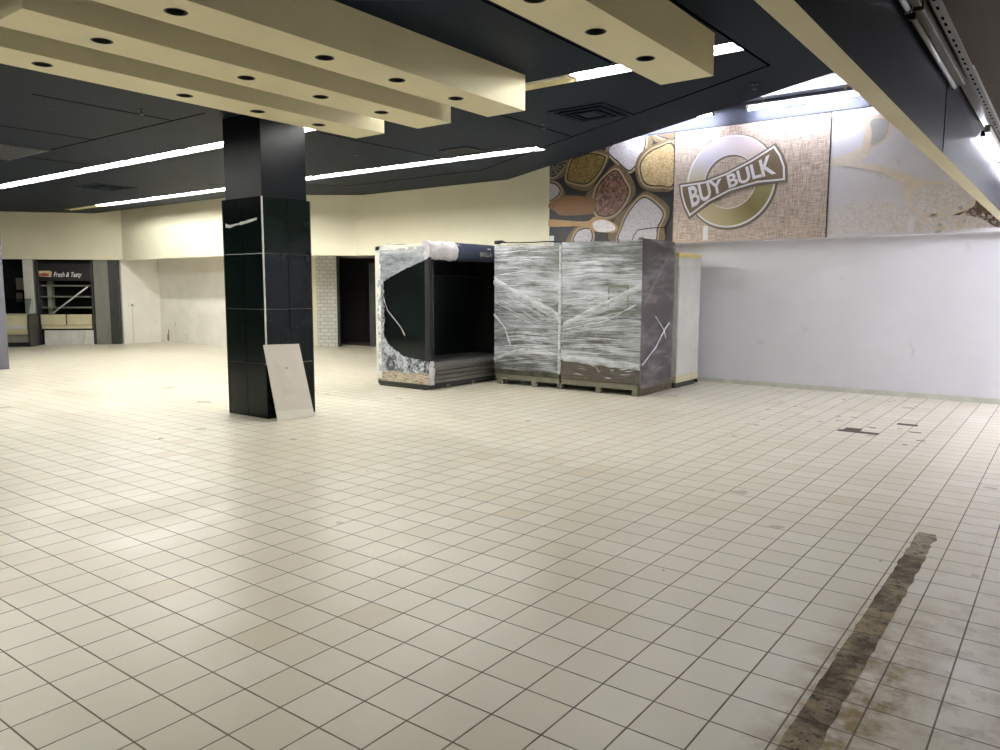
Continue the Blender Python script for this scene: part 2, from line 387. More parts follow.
def at(o):
    """builder coordinates are world ones: shift a part's mesh into its thing's frame"""
    return Matrix.Translation(-Vector(o.location))
def copy_tree(o, parent=None):
    c = o.copy(); COL.objects.link(c)
    if parent is not None: c.parent = parent
    for ch in [x for x in COL.objects if x.parent == o]: copy_tree(ch, c)
    return c
def structure(o, label=None): return tag(o, label, kind='structure')
# ================================================================== THE ROOM
ZC = 3.69            # dark false ceiling
ZB = 2.40            # underside of the bulkheads
m = MB(); m.box(-30, 5.2, -7.2, 19.5, -0.12, 0.0)
floor = structure(m.build('floor', 'cream_floor_tiles'), 'cream square floor tiles with dark grout')
# false ceiling: one slab, cut by the light troughs, zigzag back edge
EDGE = [(-27.0, 5.15), (-22.2, 10.6), (-15.0, 10.6), (-12.95, 12.1), (-8.88, 12.06), (-0.86, 7.38)]
TROUGHS = [(-19.68, -2.48, 6.60, 6.87), (-22.03, -6.55, 9.60, 9.87), (-19.9, -9.55, 3.30, 3.57),
           (-8.6, -3.3, -0.10, 0.17)]
def edge_y(x):
    for (x0, y0), (x1, y1) in zip(EDGE, EDGE[1:]):
        if x0 <= x <= x1: return y0 + (y1 - y0) * (x - x0) / (x1 - x0)
xs = sorted({p[0] for p in EDGE} | {t[0] for t in TROUGHS} | {t[1] for t in TROUGHS})
m = MB()
for a, b in zip(xs, xs[1:]):
    y = -7.0
    for t in sorted([t for t in TROUGHS if t[0] <= a + 1e-6 and t[1] >= b - 1e-6], key=lambda t: t[2]):
        m.prism([(a, y), (b, y), (b, t[2]), (a, t[2])], ZC, ZC + 0.1); y = t[3]
    m.prism([(a, y), (b, y), (b, edge_y(b)), (a, edge_y(a))], ZC, ZC + 0.1)
ceiling = structure(m.build('ceiling', 'dark_ceiling_paint'), 'dark navy false ceiling with a zigzag back edge')
def strip(path, w, z, name, mat, parent=None):
    m = MB()
    for p, q in zip(path, path[1:]):
        d = (Vector(q) - Vector(p)).normalized(); n = Vector((-d.y, d.x)) * w / 2
        P, Q = Vector(p) - d * w / 2, Vector(q) + d * w / 2
        m.prism([tuple(P - n), tuple(Q - n), tuple(Q + n), tuple(P + n)], z - 0.003, z)
    return m.build(name, mat, parent)
for path in ([(-14.2, 9.1), (-11.9, 10.85), (-8.6, 10.85), (-6.27, 9.55), (-3.34, 7.95), (-2.45, 7.45), (-2.5, 5.2)],
             [(-11.28, 3.7), (-11.28, 5.45)], [(-9.2, 3.8), (-9.2, 5.42)], [(-12.6, 5.42), (-8.5, 5.42)],
             [(-13.6, 4.6), (-13.6, 6.5)], [(-5.7, 7.0), (-5.7, 9.2)], [(-8.3, 7.0), (-8.3, 9.7)], [(-3.6, 4.4), (-3.6, 6.5)]):
    structure(strip(path, 0.022, ZC, 'ceiling_joint', 'ceiling_joint_black'))
m = MB(); m.box(-28, -0.86, 5.0, 13.2, 4.59, 4.7)
structure(m.build('ceiling_upper', 'void_ceiling_paint'), 'white upper ceiling seen above the dark ceiling edge')
# upper cream wall (bulkhead) in its zigzag
P0, P1, P2, P3, P4 = (-27.0, 5.22), (-21.8, 11.12), (-16.2, 11.12), (-13.96, 12.8), (-8.2, 12.8)
def wall_run(name, pts, th, z0, z1, mat, label=None):
    """front line pts (seen side on the right of travel), th thick behind"""
    V = [Vector(p) for p in pts]; off = []
    for i, p in enumerate(V):
        a = (V[i] - V[i - 1]).normalized() if i else (V[1] - V[0]).normalized()
        b = (V[i + 1] - V[i]).normalized() if i < len(V) - 1 else a
        na, nb = Vector((-a.y, a.x)), Vector((-b.y, b.x)); n = (na + nb).normalized()
        off.append(p + n * th / max(0.4, n.dot(na)))
    m = MB()
    for i in range(len(V) - 1): m.prism([tuple(V[i]), tuple(V[i + 1]), tuple(off[i + 1]), tuple(off[i])], z0, z1)
    return structure(m.build(name, mat), label)
wall_run('wall_back_upper', [P0, P1, P2, P3, P4], 0.22, ZB, 4.6, 'cream_wall_paint', 'cream bulkhead wall running in a zigzag above the openings')
# right-hand wall: grey below, mural box above
m = MB(); m.box(-9.4, 5.2, 12.8, 13.1, 0, 2.4)
structure(m.build('wall_right', 'grey_wall_paint'), 'light grey painted wall below the mural')
m = MB(); m.box(-8.2, 5.2, 12.5, 12.8, ZB, 4.27); structure(m.build('wall_right_upper', 'grey_wall_paint'))
m = MB(); m.box(-8.2, 5.2, 12.47, 12.8, 4.27, 4.59); structure(m.build('trim_1', 'void_wall_dark'), 'dark band above the mural')
m = MB(); m.box(-9.3, 5.0, 12.782, 12.8, 0, 0.075, bev=0.004); structure(m.build('baseboard_right', 'wall_foot_paint'))
# alcove and openings under the bulkhead
m = MB(); m.box(-22.3, -17.0, 12.28, 12.6, 0, 2.6); structure(m.build('wall_alcove_back', 'alcove_white_paint'), 'scuffed white alcove wall')
m = MB(); m.box(-22.3, -22.0, 11.15, 12.4, 0, 2.6); structure(m.build('wall_alcove_left', 'alcove_white_paint'))
m = MB(); m.prism([(-22.3, 11.3), (-16.3, 11.3), (-14.1, 12.95), (-8.2, 12.95), (-8.2, 18.5), (-22.3, 18.5)], 2.5, 2.6); structure(m.build('ceiling_alcove', 'alcove_white_paint'))
wall_run('wall_recess_left', [(-17.0, 12.4), (-17.2, 13.6), (-16.79, 13.91)], 0.15, 0, 2.5, 'cream_wall_paint')
o = MB(); o.box(0, 0.56, 0, 0.15, 0, 2.5)
wt = o.build('wall_recess_tiled', 'white_wall_tiles'); wt.location = (-16.79, 13.91, 0); wt.rotation_euler = (0, 0, math.atan2(.6, .8))
structure(wt, 'white brick-bond tiled wall piece beside the dark doorway')
m = MB(); m.prism([(-16.34, 14.25), (-16.28, 14.29), (-16.36, 14.4), (-16.42, 14.36)], 0, 2.5)
structure(m.build('door_1', 'black_paint'), 'dark doorway frame')
m = MB(); m.prism([(-15.62, 14.78), (-15.5, 14.87), (-15.58, 14.98), (-15.7, 14.89)], 0, 2.3)
structure(m.build('trim_2', 'dark_steel'))
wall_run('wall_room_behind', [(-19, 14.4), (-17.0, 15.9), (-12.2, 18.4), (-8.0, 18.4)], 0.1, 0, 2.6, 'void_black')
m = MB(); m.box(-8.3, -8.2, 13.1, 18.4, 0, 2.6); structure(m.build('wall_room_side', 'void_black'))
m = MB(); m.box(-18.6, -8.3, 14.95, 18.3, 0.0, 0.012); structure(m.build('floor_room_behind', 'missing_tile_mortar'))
# enclosure of the hall behind and beside the camera
m = MB(); m.box(5.0, 5.2, -7, 12.8, 0, 4.7); structure(m.build('wall_far_right', 'grey_wall_paint'))
m = MB(); m.box(-27.2, 5.2, -7.2, -7, 0, 4.7); structure(m.build('wall_behind', 'cream_wall_paint'))
m = MB(); m.box(-27.2, -27.0, -7, 5.3, 0, 4.7); structure(m.build('wall_left', 'cream_wall_paint'))
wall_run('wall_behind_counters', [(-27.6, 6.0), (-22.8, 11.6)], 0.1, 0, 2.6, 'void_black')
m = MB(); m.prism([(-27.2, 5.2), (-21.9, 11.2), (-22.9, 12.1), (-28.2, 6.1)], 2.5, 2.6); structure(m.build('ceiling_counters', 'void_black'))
# right-hand bay: grey bulkhead beam, lower ceiling
m = MB(); m.box(-0.87, -0.77, -7, 12.5, 2.5, 4.6)
bmh = m.bm
for f in bmh.faces: f.material_index = 0
m.mats = ['cream_beam_paint', 'bulkhead_grey_paint']
for f in bmh.faces:
    if all(v.co.x > -0.78 for v in f.verts): f.material_index = 1
structure(m.build('wall_bulkhead'), 'long grey bulkhead with a cream underside, hanging from the ceiling')
m = MB(); m.box(-0.77, -0.767, 5.86, 5.872, 2.502, 2.93)
structure(m.build('trim_3', 'ceiling_joint_black'))
m = MB(); m.box(-0.62, 5.0, -7, 5.74, 3.0, 3.08); structure(m.build('ceiling_bay', 'bay_ceiling_paint'), 'brownish low ceiling right of the bulkhead')
m = MB(); m.box(-0.62, 5.0, 5.74, 12.8, 3.02, 3.1); structure(m.build('ceiling_bay_far', 'bay_ceiling_paint'))
m = MB(); m.box(-0.76, -0.62, -7, 12.5, 3.04, 3.12); structure(m.build('ceiling_slot', 'olive_metal'))
# lower left grey pillar
t = thing('grey_pillar', 'plain grey painted square pillar at the far left edge', 'pillar', (-17.3, 5.8, 0))
m = MB(); m.box(-17.7, -16.86, 5.4, 6.22, 0.0, ZC, bev=0.01); m.build('shaft', 'grey_pillar_paint', t, at(t))
m = MB(); m.box(-17.72, -16.84, 5.38, 6.24, ZC - .06, ZC - .001, bev=0.005); m.build('collar', 'grey_pillar_paint', t, at(t))
# mortar channel and missing tiles in the floor
def ragged(name, x0, x1, y0, y1, z, mat, step=0.06, amp=0.014, label=None):
    m = MB(); n = max(2, int((y1 - y0) / step)); k = max(2, int((x1 - x0) / 0.02))
    grid = []
    for i in range(n + 1):
        y = y0 + (y1 - y0) * i / n
        a = x0 + amp * noise.noise((y * 9, 1, 0)) * 1.6; b = x1 + amp * noise.noise((y * 9, 7, 0)) * 1.6
        grid.append([m.bm.verts.new((a + (b - a) * j / k, y + (amp * noise.noise((j * 3.1, y, 4)) if i in (0, n) else 0),
                     z + (0.0 if j in (0, k) or i in (0, n) else 0.0035 * (0.5 + noise.noise((j * 2.3, y * 22, 2)))))) for j in range(k + 1)])
    for r, s in zip(grid, grid[1:]):
        for j in range(k): m.bm.faces.new((r[j], r[j + 1], s[j + 1], s[j]))
    o = m.build(name, mat, floor)
    return tag(o, label)
ragged('mortar_channel', -0.735, -0.615, 0.6, 5.1, 0.0012, 'channel_mortar', amp=0.008, label='dirty brown mortar channel where a row of tiles was cut out')
ragged('mortar_channel_end', -0.735, -0.62, 5.08, 5.62, 0.0012, 'mortar_pale', label='pale cracked end of the channel')
def patch(x0, x1, y0, y1): ragged('missing_tile', x0, x1, y0, y1, 0.0012, 'missing_tile_mortar', 0.05, 0.008)
patch(-2.09, -1.66, 9.19, 9.33); patch(-2.05, -1.87, 9.33, 9.5); patch(-1.62, -1.4, 10.06, 10.2); patch(-1.41, -1.29, 9.6, 9.65); patch(-1.27, -1.18, 9.1, 9.14)
patch(-1.82, -1.76, 9.62, 9.68)
for k in range(26):
    x, y = random.uniform(-3.4, -1.3), random.uniform(8.6, 12.3); s = random.uniform(0.012, 0.035)
    patch(x, x + s * random.uniform(1, 3), y, y + s)
# ================================================================== PILLAR
t = thing('tiled_pillar', 'square pillar clad in glossy dark green tiles, painted black above', 'pillar', (-8.25, 6.06, 0))
px0, px1, py0, py1 = -8.68, -7.835, 5.695, 6.45
m = MB(); m.box(px0 + .03, px1 - .03, py0 + .03, py1 - .03, 0.0, 2.70); m.build('grout_core', 'pale_grout', t, at(t))
m = MB()
rows = [(0.004, 0.668), (0.675, 1.345), (1.352, 2.022), (2.029, 2.70)]
for z0, z1 in rows:
    mx, my = (px0 + px1) / 2, (py0 + py1) / 2
    for a, b in ((px0 + .026, mx - .004), (mx + .004, px1 - .026)):
        m.box(a, b, py0 + .016, py0 + .034, z0, z1, bev=0.002); m.box(a, b, py1 - .034, py1 - .016, z0, z1, bev=0.002)
    for a, b in ((py0 + .026, my - .004), (my + .004, py1 - .026)):
        m.box(px1 - .034, px1 - .016, a, b, z0, z1, bev=0.002); m.box(px0 + .016, px0 + .034, a, b, z0, z1, bev=0.002)
m.build('tile_cladding', 'green_black_tile', t, at(t))
for (x, y) in ((px1, py0), (px0, py0), (px1, py1), (px0, py1)):
    sx = -1 if x == px1 else 1; sy = 1 if y == py0 else -1
    m = MB(); m.box(min(x + sx * .013, x + sx * .03), max(x + sx * .013, x + sx * .03), min(y + sy * .013, y + sy * .03), max(y + sy * .013, y + sy * .03), 0.67 if (sx, sy) == (-1, 1) else 0.0, 2.70, bev=0.003)
    o = m.build('corner_trim', 'white_trim' if (sx, sy) == (-1, 1) else 'black_paint', t, at(t))
    if (sx, sy) == (-1, 1): tag(o, 'white corner trim strip')
m = MB(); m.box(px0 + .045, px1 - .045, py0 + .045, py1 - .045, 2.70, ZC, bev=0.004); m.build('upper_shaft', 'pillar_upper_paint', t, at(t))
m = MB(); pts = [(-8.60, 2.385), (-8.5, 2.37), (-8.41, 2.385), (-8.3, 2.395), (-8.16, 2.41), (-7.95, 2.44)]
for (a, za), (b, zb) in zip(pts, pts[1:]):
    w0 = 0.012 + 0.02 * random.random()
    m.face([(a, py0 + .0145, za - w0), (b, py0 + .0145, zb - w0 * .8), (b, py0 + .0145, zb + w0 * .6), (a, py0 + .0145, za + w0)])
tag(m.build('tape_scrap', 'white_trim', t, at(t)), 'torn strip of white tape')
# leaning board
A, B_ = Vector((-7.66, 5.70, 0.0)), Vector((-7.60, 6.21, 0.0)); TA, TB = Vector((-7.85, 5.665, 0.92)), Vector((-7.85, 6.195, 0.905))
t = thing('leaning_board', 'beige flat board leaning against the foot of the green tiled pillar', 'board', tuple((A + B_) / 2))
def slab(q, th, mat, name, parent):
    n = (q[1] - q[0]).cross(q[3] - q[0]).normalized() * th
    m = MB(); a = [m.bm.verts.new(p) for p in q]; b = [m.bm.verts.new(p + n) for p in q]
    m.bm.faces.new(a[::-1]); m.bm.faces.new(b)
    for i in range(4): m.bm.faces.new((a[i], a[(i + 1) % 4], b[(i + 1) % 4], b[i]))
    return m.build(name, mat, parent, at(parent))
lerp = lambda a, b, k: a + (b - a) * k
c = 0.13
slab([lerp(A, TA, c), lerp(B_, TB, c * .8), TB, TA], 0.014, 'beige_board', 'panel', t)
slab([A, B_, lerp(B_, TB, c * .8), lerp(A, TA, c)], 0.015, 'pale_board_edge', 'lower_strip', t)
cc = lerp(lerp(A, TA, .68), lerp(B_, TB, .68), .5) + Vector((0.016, 0, 0.003))
m = MB(); m.tube([cc - Vector((.004, 0, 0)), cc + Vector((.004, 0, 0))], .008, seg=10); m.build('screw', 'cable_black', t, at(t))
# ================================================================== CREAM CEILING BEAMS + DOWNLIGHTS
ZBM = 3.353
BE = [(-6.88, -6.41, 'cream ceiling beam nearest the dark pillar, the outermost of three side by side', [2.83, 4.04, 4.82, 5.59]),
      (-5.92, -5.44, 'middle cream beam of the three side by side at upper left', [2.83, 4.02, 4.81, 5.58]),
      (-4.95, -4.48, 'cream ceiling beam with the longest visible side, innermost of the three at upper left', [2.83, 4.04, 4.82, 5.59]),
      (-2.99, -2.52, 'lone cream ceiling beam at top centre, apart from the other three', [3.2, 4.01, 4.75, 5.51])]
BNAME = ['the outermost left beam', 'the middle left beam', 'the innermost left beam', 'the lone top centre beam']
DL0 = None; R = 0.07
for bi, (x0, x1, lab, holes) in enumerate(BE):
    xc = (x0 + x1) / 2; y0, y1 = 2.22, (6.34, 6.365, 6.37, 6.28)[bi]
    t = thing('ceiling_beam', lab, 'ceiling beam', (xc, (y0 + y1) / 2, ZBM), group='cream ceiling beams')
    m = MB(); bm = m.bm
    seg = 24; yy = y0; hs = 0.12
    def q(a, b, c_, d, e=ZBM): bm.faces.new([bm.verts.new(p) for p in ((a, c_, e), (b, c_, e), (b, d, e), (a, d, e))])
    for h in holes:
        q(x0, x1, yy, h - hs); q(x0, xc - hs, h - hs, h + hs); q(xc + hs, x1, h - hs, h + hs); yy = h + hs
        ang = [2 * math.pi * (i + .5) / seg for i in range(seg)]
        ci = [bm.verts.new((xc + R * math.cos(a), h + R * math.sin(a), ZBM)) for a in ang]
        sq = []
        for a in ang:
            k = hs / max(abs(math.cos(a)), abs(math.sin(a))); sq.append(bm.verts.new((xc + k * math.cos(a), h + k * math.sin(a), ZBM)))
        for i in range(seg):
            j = (i + 1) % seg; bm.faces.new((ci[i], ci[j], sq[j], sq[i]))
        for (cx, cy) in ((1, 1), (-1, 1), (-1, -1), (1, -1)):      # square corners
            near = sorted(sq, key=lambda v: (v.co.x - (xc + cx * hs)) ** 2 + (v.co.y - (h + cy * hs)) ** 2)[:2]
            bm.faces.new((near[0], near[1], bm.verts.new((xc + cx * hs, h + cy * hs, ZBM))))
    q(x0, x1, yy, y1)
    q(x0, x1, y0, y1, ZC)
    for a, b in (((x0, y0), (x1, y0)), ((x1, y0), (x1, y1)), ((x1, y1), (x0, y1)), ((x0, y1), (x0, y0))):
        bm.faces.new([bm.verts.new(p) for p in ((*a, ZBM), (*b, ZBM), (*b, ZC), (*a, ZC))])
    bmesh.ops.remove_doubles(bm, verts=bm.verts, dist=1e-5)
    m.build('boxing', 'cream_beam_paint', t, at(t))
    for hi, h in enumerate(holes):
        lab2 = 'dark round downlight in %s, %s' % (BNAME[bi], ['nearest one', 'second nearest', 'second farthest', 'farthest one'][hi])
        if DL0 is None:
            d = thing('recessed_downlight', lab2, 'downlight', (xc, h, ZBM), group='unlit downlights in the cream beams')
            m = MB(); bm = m.bm; rings = []
            for r_, z_ in ((R + .004, -.0015), (R - .006, -.0035), (R - .010, 0.0), (R - .014, 0.11), (0.03, 0.14)):
                rings.append([bm.verts.new((r_ * math.cos(2 * math.pi * i / 28), r_ * math.sin(2 * math.pi * i / 28), z_)) for i in range(28)])
            for a, b in zip(rings, rings[1:]):
                for i in range(28): bm.faces.new((a[i], a[(i + 1) % 28], b[(i + 1) % 28], b[i]))
            bm.faces.new(rings[-1]); m.build('can', 'black_paint', d)
            m = MB(); m.tube([(0, 0, 0.135), (0, 0, 0.10), (0, 0, 0.075), (0, 0, 0.06)], [0.025, 0.035, 0.03, 0.012], seg=14); m.build('lamp', 'dark_steel', d)
            DL0 = d
        else:
            d = copy_tree(DL0); d.location = (xc, h, ZBM); d['label'] = lab2
# ================================================================== FLUORESCENT LIGHTS
def trough_fixture(lit):
    L = 1.70
    t = thing('recessed_fluorescent_light', 'x', 'ceiling light', (0, 0, ZC))
    m = MB(); rf = 'reflector_white' if lit else 'aged_reflector'
    m.polyx([(-.134, .003), (-.128, .003), (-.075, .105), (.075, .105), (.128, .003), (.134, .003), (.134, .115), (-.134, .115)], -L / 2, L / 2)
    m.build('reflector', rf, t)
    for s in (-1, 1):
        m = MB(); m.box(s * (L / 2 - .015) - .015, s * (L / 2 - .015) + .015, -.1, .1, .02, .1); m.build('end_plate', rf, t)
    for y in (0.0,):
        m = MB(); m.tube([(-L / 2 + .04, y, .036), (L / 2 - .04, y, .036)], .019, seg=12); m.build('tube', 'lit_tube' if lit else 'unlit_tube_glass', t)
    return t
def batten_fixture(lit, glow='fill_tube_cold'):
    L = 1.70
    t = thing('batten_light', 'x', 'ceiling light', (0, 0, 0))
    m = MB(); m.box(-L / 2, L / 2, -.025, .02, .0, .06, bev=.004); m.build('housing', 'olive_metal' if not lit else 'reflector_white', t)
    for s in (-1, 1):
        m = MB(); m.box(s * (L / 2 - .03) - .012, s * (L / 2 - .03) + .012, -.05, -.015, -.03, .02, bev=.003); m.build('lampholder', 'black_paint', t)
    m = MB(); m.tube([(-L / 2 + .04, -.032, -.015), (L / 2 - .04, -.032, -.015)], .013, seg=12)
    m.build('tube', glow if lit else 'unlit_tube_glass', t)
    return t
ORD = ['', 'second', 'third', 'fourth', 'fifth', 'sixth', 'seventh', 'eighth', 'ninth', 'tenth']
lit0, un0 = trough_fixture(True), trough_fixture(False); used = set()
def place(src, loc, lab, group, rz=0.0):
    if src not in used: used.add(src); o = src
    else: o = copy_tree(src)
    o.location = loc; o.rotation_euler = (0, 0, rz); o['label'] = lab; o['group'] = group
    return o
PITCH = 1.72
for k in range(10):
    lab = 'recessed fluorescent light in the nearer ceiling row, ' + ('at its right end' if k == 0 else ORD[k] + ' from its right end' if k < 9 else 'at its left end')
    if k == 1: lab = 'unlit yellowed fluorescent trough in the nearer ceiling row beside the lit right end'
    place(un0 if k == 1 else lit0, (-2.48 - PITCH * (k + .5), 6.735, ZC), lab, 'recessed lights in the nearer row')
for k in range(9):
    lab = 'recessed fluorescent light in the far ceiling row, ' + ('at its right end' if k == 0 else ORD[k] + ' from its right end' if k < 8 else 'unlit at its left end')
    place(un0 if k == 8 else lit0, (-6.55 - PITCH * (k + .5), 9.735, ZC), lab, 'recessed lights in the far row')
for k in range(3):
    place(lit0, (-9.55 - PITCH * (k + .5), 3.435, ZC), 'recessed fluorescent light in the ceiling row just outside the left edge', 'recessed lights left of the view')
for yy in (0.035,):  # unseen row, added to lift the foreground floor
    for k in range(3):
        place(lit0, (-3.4 - PITCH * (k + .5), yy, ZC), 'unseen recessed light added behind the camera to brighten the near floor', 'added recessed lights behind the camera')
bl, bu, bm_, bs_ = batten_fixture(True), batten_fixture(False), batten_fixture(True, 'lit_tube_mural'), batten_fixture(True, 'lit_tube_slot')
for s_ in (-.6, .6):
    m = MB(); m.box(s_ - .02, s_ + .02, -.01, .01, .06, .16); m.build('hanger', 'olive_metal', bm_)
place(bm_, (-3.52, 12.28, 4.43), 'bright fluorescent batten above the right part of the burlap sign', 'battens above the mural')
place(bm_, (-5.72, 12.28, 4.43), 'fluorescent batten glimpsed past the ceiling edge above the sign, left of the bright one', 'battens above the mural')
for k, (yc, lit) in enumerate(((3.4, 0), (5.16, 0), (8.72, 1), (10.46, 1))):
    place(bs_ if lit else bu, (-0.705, yc, 2.945), ['unlit fluorescent batten beside the grey bulkhead at the top edge', 'unlit white tube along the bulkhead, farther of the two unlit ones',
          'lit batten on the grey bulkhead at the right edge, nearest of the lit ones', 'lit batten along the bulkhead just outside the right edge',
          'lit batten at the mural end of the bulkhead'][k],
          'battens along the grey bulkhead', -math.pi / 2)
for k, (x, y) in enumerate(((1.0, 11.2), (2.2, 10.6), (3.4, 10.0))):  # unseen battens, added to brighten the grey wall and right-hand floor
    place(bl, (x, y, 2.94), 'unseen fill batten added on the bay ceiling to brighten the grey wall', 'added fill battens on the bay ceiling', math.pi / 2)
# slotted rail along the bay lights
t = thing('slotted_rail', 'long perforated metal rail beside the bay ceiling lights', 'rail', (-0.645, 5, 2.98))
m = MB(); m.box(-.664, -.62, -3, 12.49, 2.985, 3.03, 'grey_panel')
for k in range(70):
    y = 2.4 + k * 0.145 + (0.03 if k % 3 == 0 else 0)
    m.box(-.652, -.640, y, y + .05, 2.9835, 2.9855, 'ceiling_joint_black')
m.build('perforated_rail', None, t, at(t))
# ================================================================== CEILING FITTINGS
def diffuser(loc, s, lab, rz=0.0):
    t = thing('air_diffuser', lab, 'air vent', loc, rz, 'square air diffusers in the dark ceiling')
    for k, (r, z) in enumerate(((s, 0.0), (s * .74, -.012), (s * .48, -.02))):
        m = MB(); r2 = r * .86
        for a, b, c_, d in ((-r, r, -r, -r2), (-r, r, r2, r), (-r, -r2, -r2, r2), (r2, r, -r2, r2)): m.box(a, b, c_, d, z - .012, 0)
        m.build('vane_ring', 'dark_ceiling_paint', t)
    m = MB(); m.box(-s * .3, s * .3, -s * .3, s * .3, -.024, -.01, bev=.003); m.build('centre_plate', 'dark_ceiling_paint', t)
diffuser((-4.78, 8.16, ZC), .38, 'square air diffuser in the dark ceiling above the sack mural')
diffuser((-16.3, 8.05, ZC), .42, 'square air diffuser in the dark ceiling far left, between the light rows')
t = thing('ceiling_vent', 'black square vent hole in the ceiling beside the far light row', 'air vent', (-7.6, 9.2, ZC))
m = MB(); m.box(-.28, .28, -.26, -.23, -.015, 0); m.box(-.28, .28, .23, .26, -.015, 0); m.box(-.28, -.25, -.23, .23, -.015, 0); m.box(.25, .28, -.23, .23, -.015, 0); m.build('frame', 'black_paint', t)
m = MB(); m.box(-.25, .25, -.23, .23, -.004, 0.0); m.build('opening', 'void_black', t)
t = thing('ceiling_vent', 'blue-grey rectangular ceiling grille at the left edge', 'air vent', (-13.4, 5.1, ZC))
m = MB(); m.box(-.75, .75, -.33, .33, -.012, 0, bev=.004); m.build('frame', 'dark_steel', t)
m = MB()
for k in range(9): m.box(-.7, .7, -.28 + k * .065, -.25 + k * .065, -.02, -.01)
m.build('blades', 'canopy_blue', t)
for k, (x, y, lab) in enumerate(((-9.77, 4.24, 'small wire hook hanging from the ceiling, leftmost of the near pair'), (-9.02, 4.26, 'small wire hook hanging from the ceiling near the outer beam'),
        (-10.97, 5.5, 'small wire hook just in front of the near light row, left one'), (-10.97, 6.15, 'small wire hook hanging right above the near light row'), (-12.37, 4.84, 'small wire hook by the blue ceiling grille'))):
    t = thing('ceiling_hook', lab, 'hook', (x, y, ZC), group='wire hooks on the ceiling')
    m = MB(); m.tube([(0, 0, 0), (0, 0, -.05), (.012, 0, -.07), (.02, 0, -.055)], .005, seg=6); m.build('wire', 'hook_dark', t)
    m = MB(); m.tube([(0, 0, -.0), (0, 0, -.006)], .018, seg=10); m.build('plate', 'hook_dark', t)
for k, (x, y, lab) in enumerate(((-8.97, 4.89, 'dark sprinkler head left of the pillar'), (-5.57, 8.34, 'dark sprinkler head left of the sack mural diffuser'), (-9.0, 8.29, 'dark sprinkler head above the cream wall'),
        (-2.78, 8.03, 'dark sprinkler head near the white upper ceiling'), (-3.1, 5.6, 'pale sprinkler head between the beams'), (-15.9, 8.5, 'dark sprinkler head beside the far left diffuser'))):
    t = thing('sprinkler_head', lab, 'sprinkler', (x, y, ZC), group='sprinkler heads on the dark ceiling')
    m = MB(); m.tube([(0, 0, 0), (0, 0, -.008)], .035, seg=14); m.build('rose', 'hook_dark', t)
    m = MB(); m.tube([(0, 0, -.008), (0, 0, -.04)], .01, seg=8); m.tube([(0, 0, -.05), (0, 0, -.054)], .024, seg=12); m.tube([(-.014, 0, -.03), (-.016, 0, -.05)], .003, seg=6); m.tube([(.014, 0, -.03), (.016, 0, -.05)], .003, seg=6); m.build('spray_head', 'hook_dark', t)
t = thing('hanging_cable', 'white loop of cable hanging from the ceiling right of the pillar', 'cable', (-9.3, 7.3, ZC))
m = MB(); m.tube([(0, 0, 0), (-.03, 0, -.06), (-.06, .02, -.13), (-.03, .03, -.2), (.03, .02, -.19), (.09, 0, -.12), (.12, 0, -.05), (.13, 0, 0)], .008, seg=8); m.build('wire', 'white_trim', t)
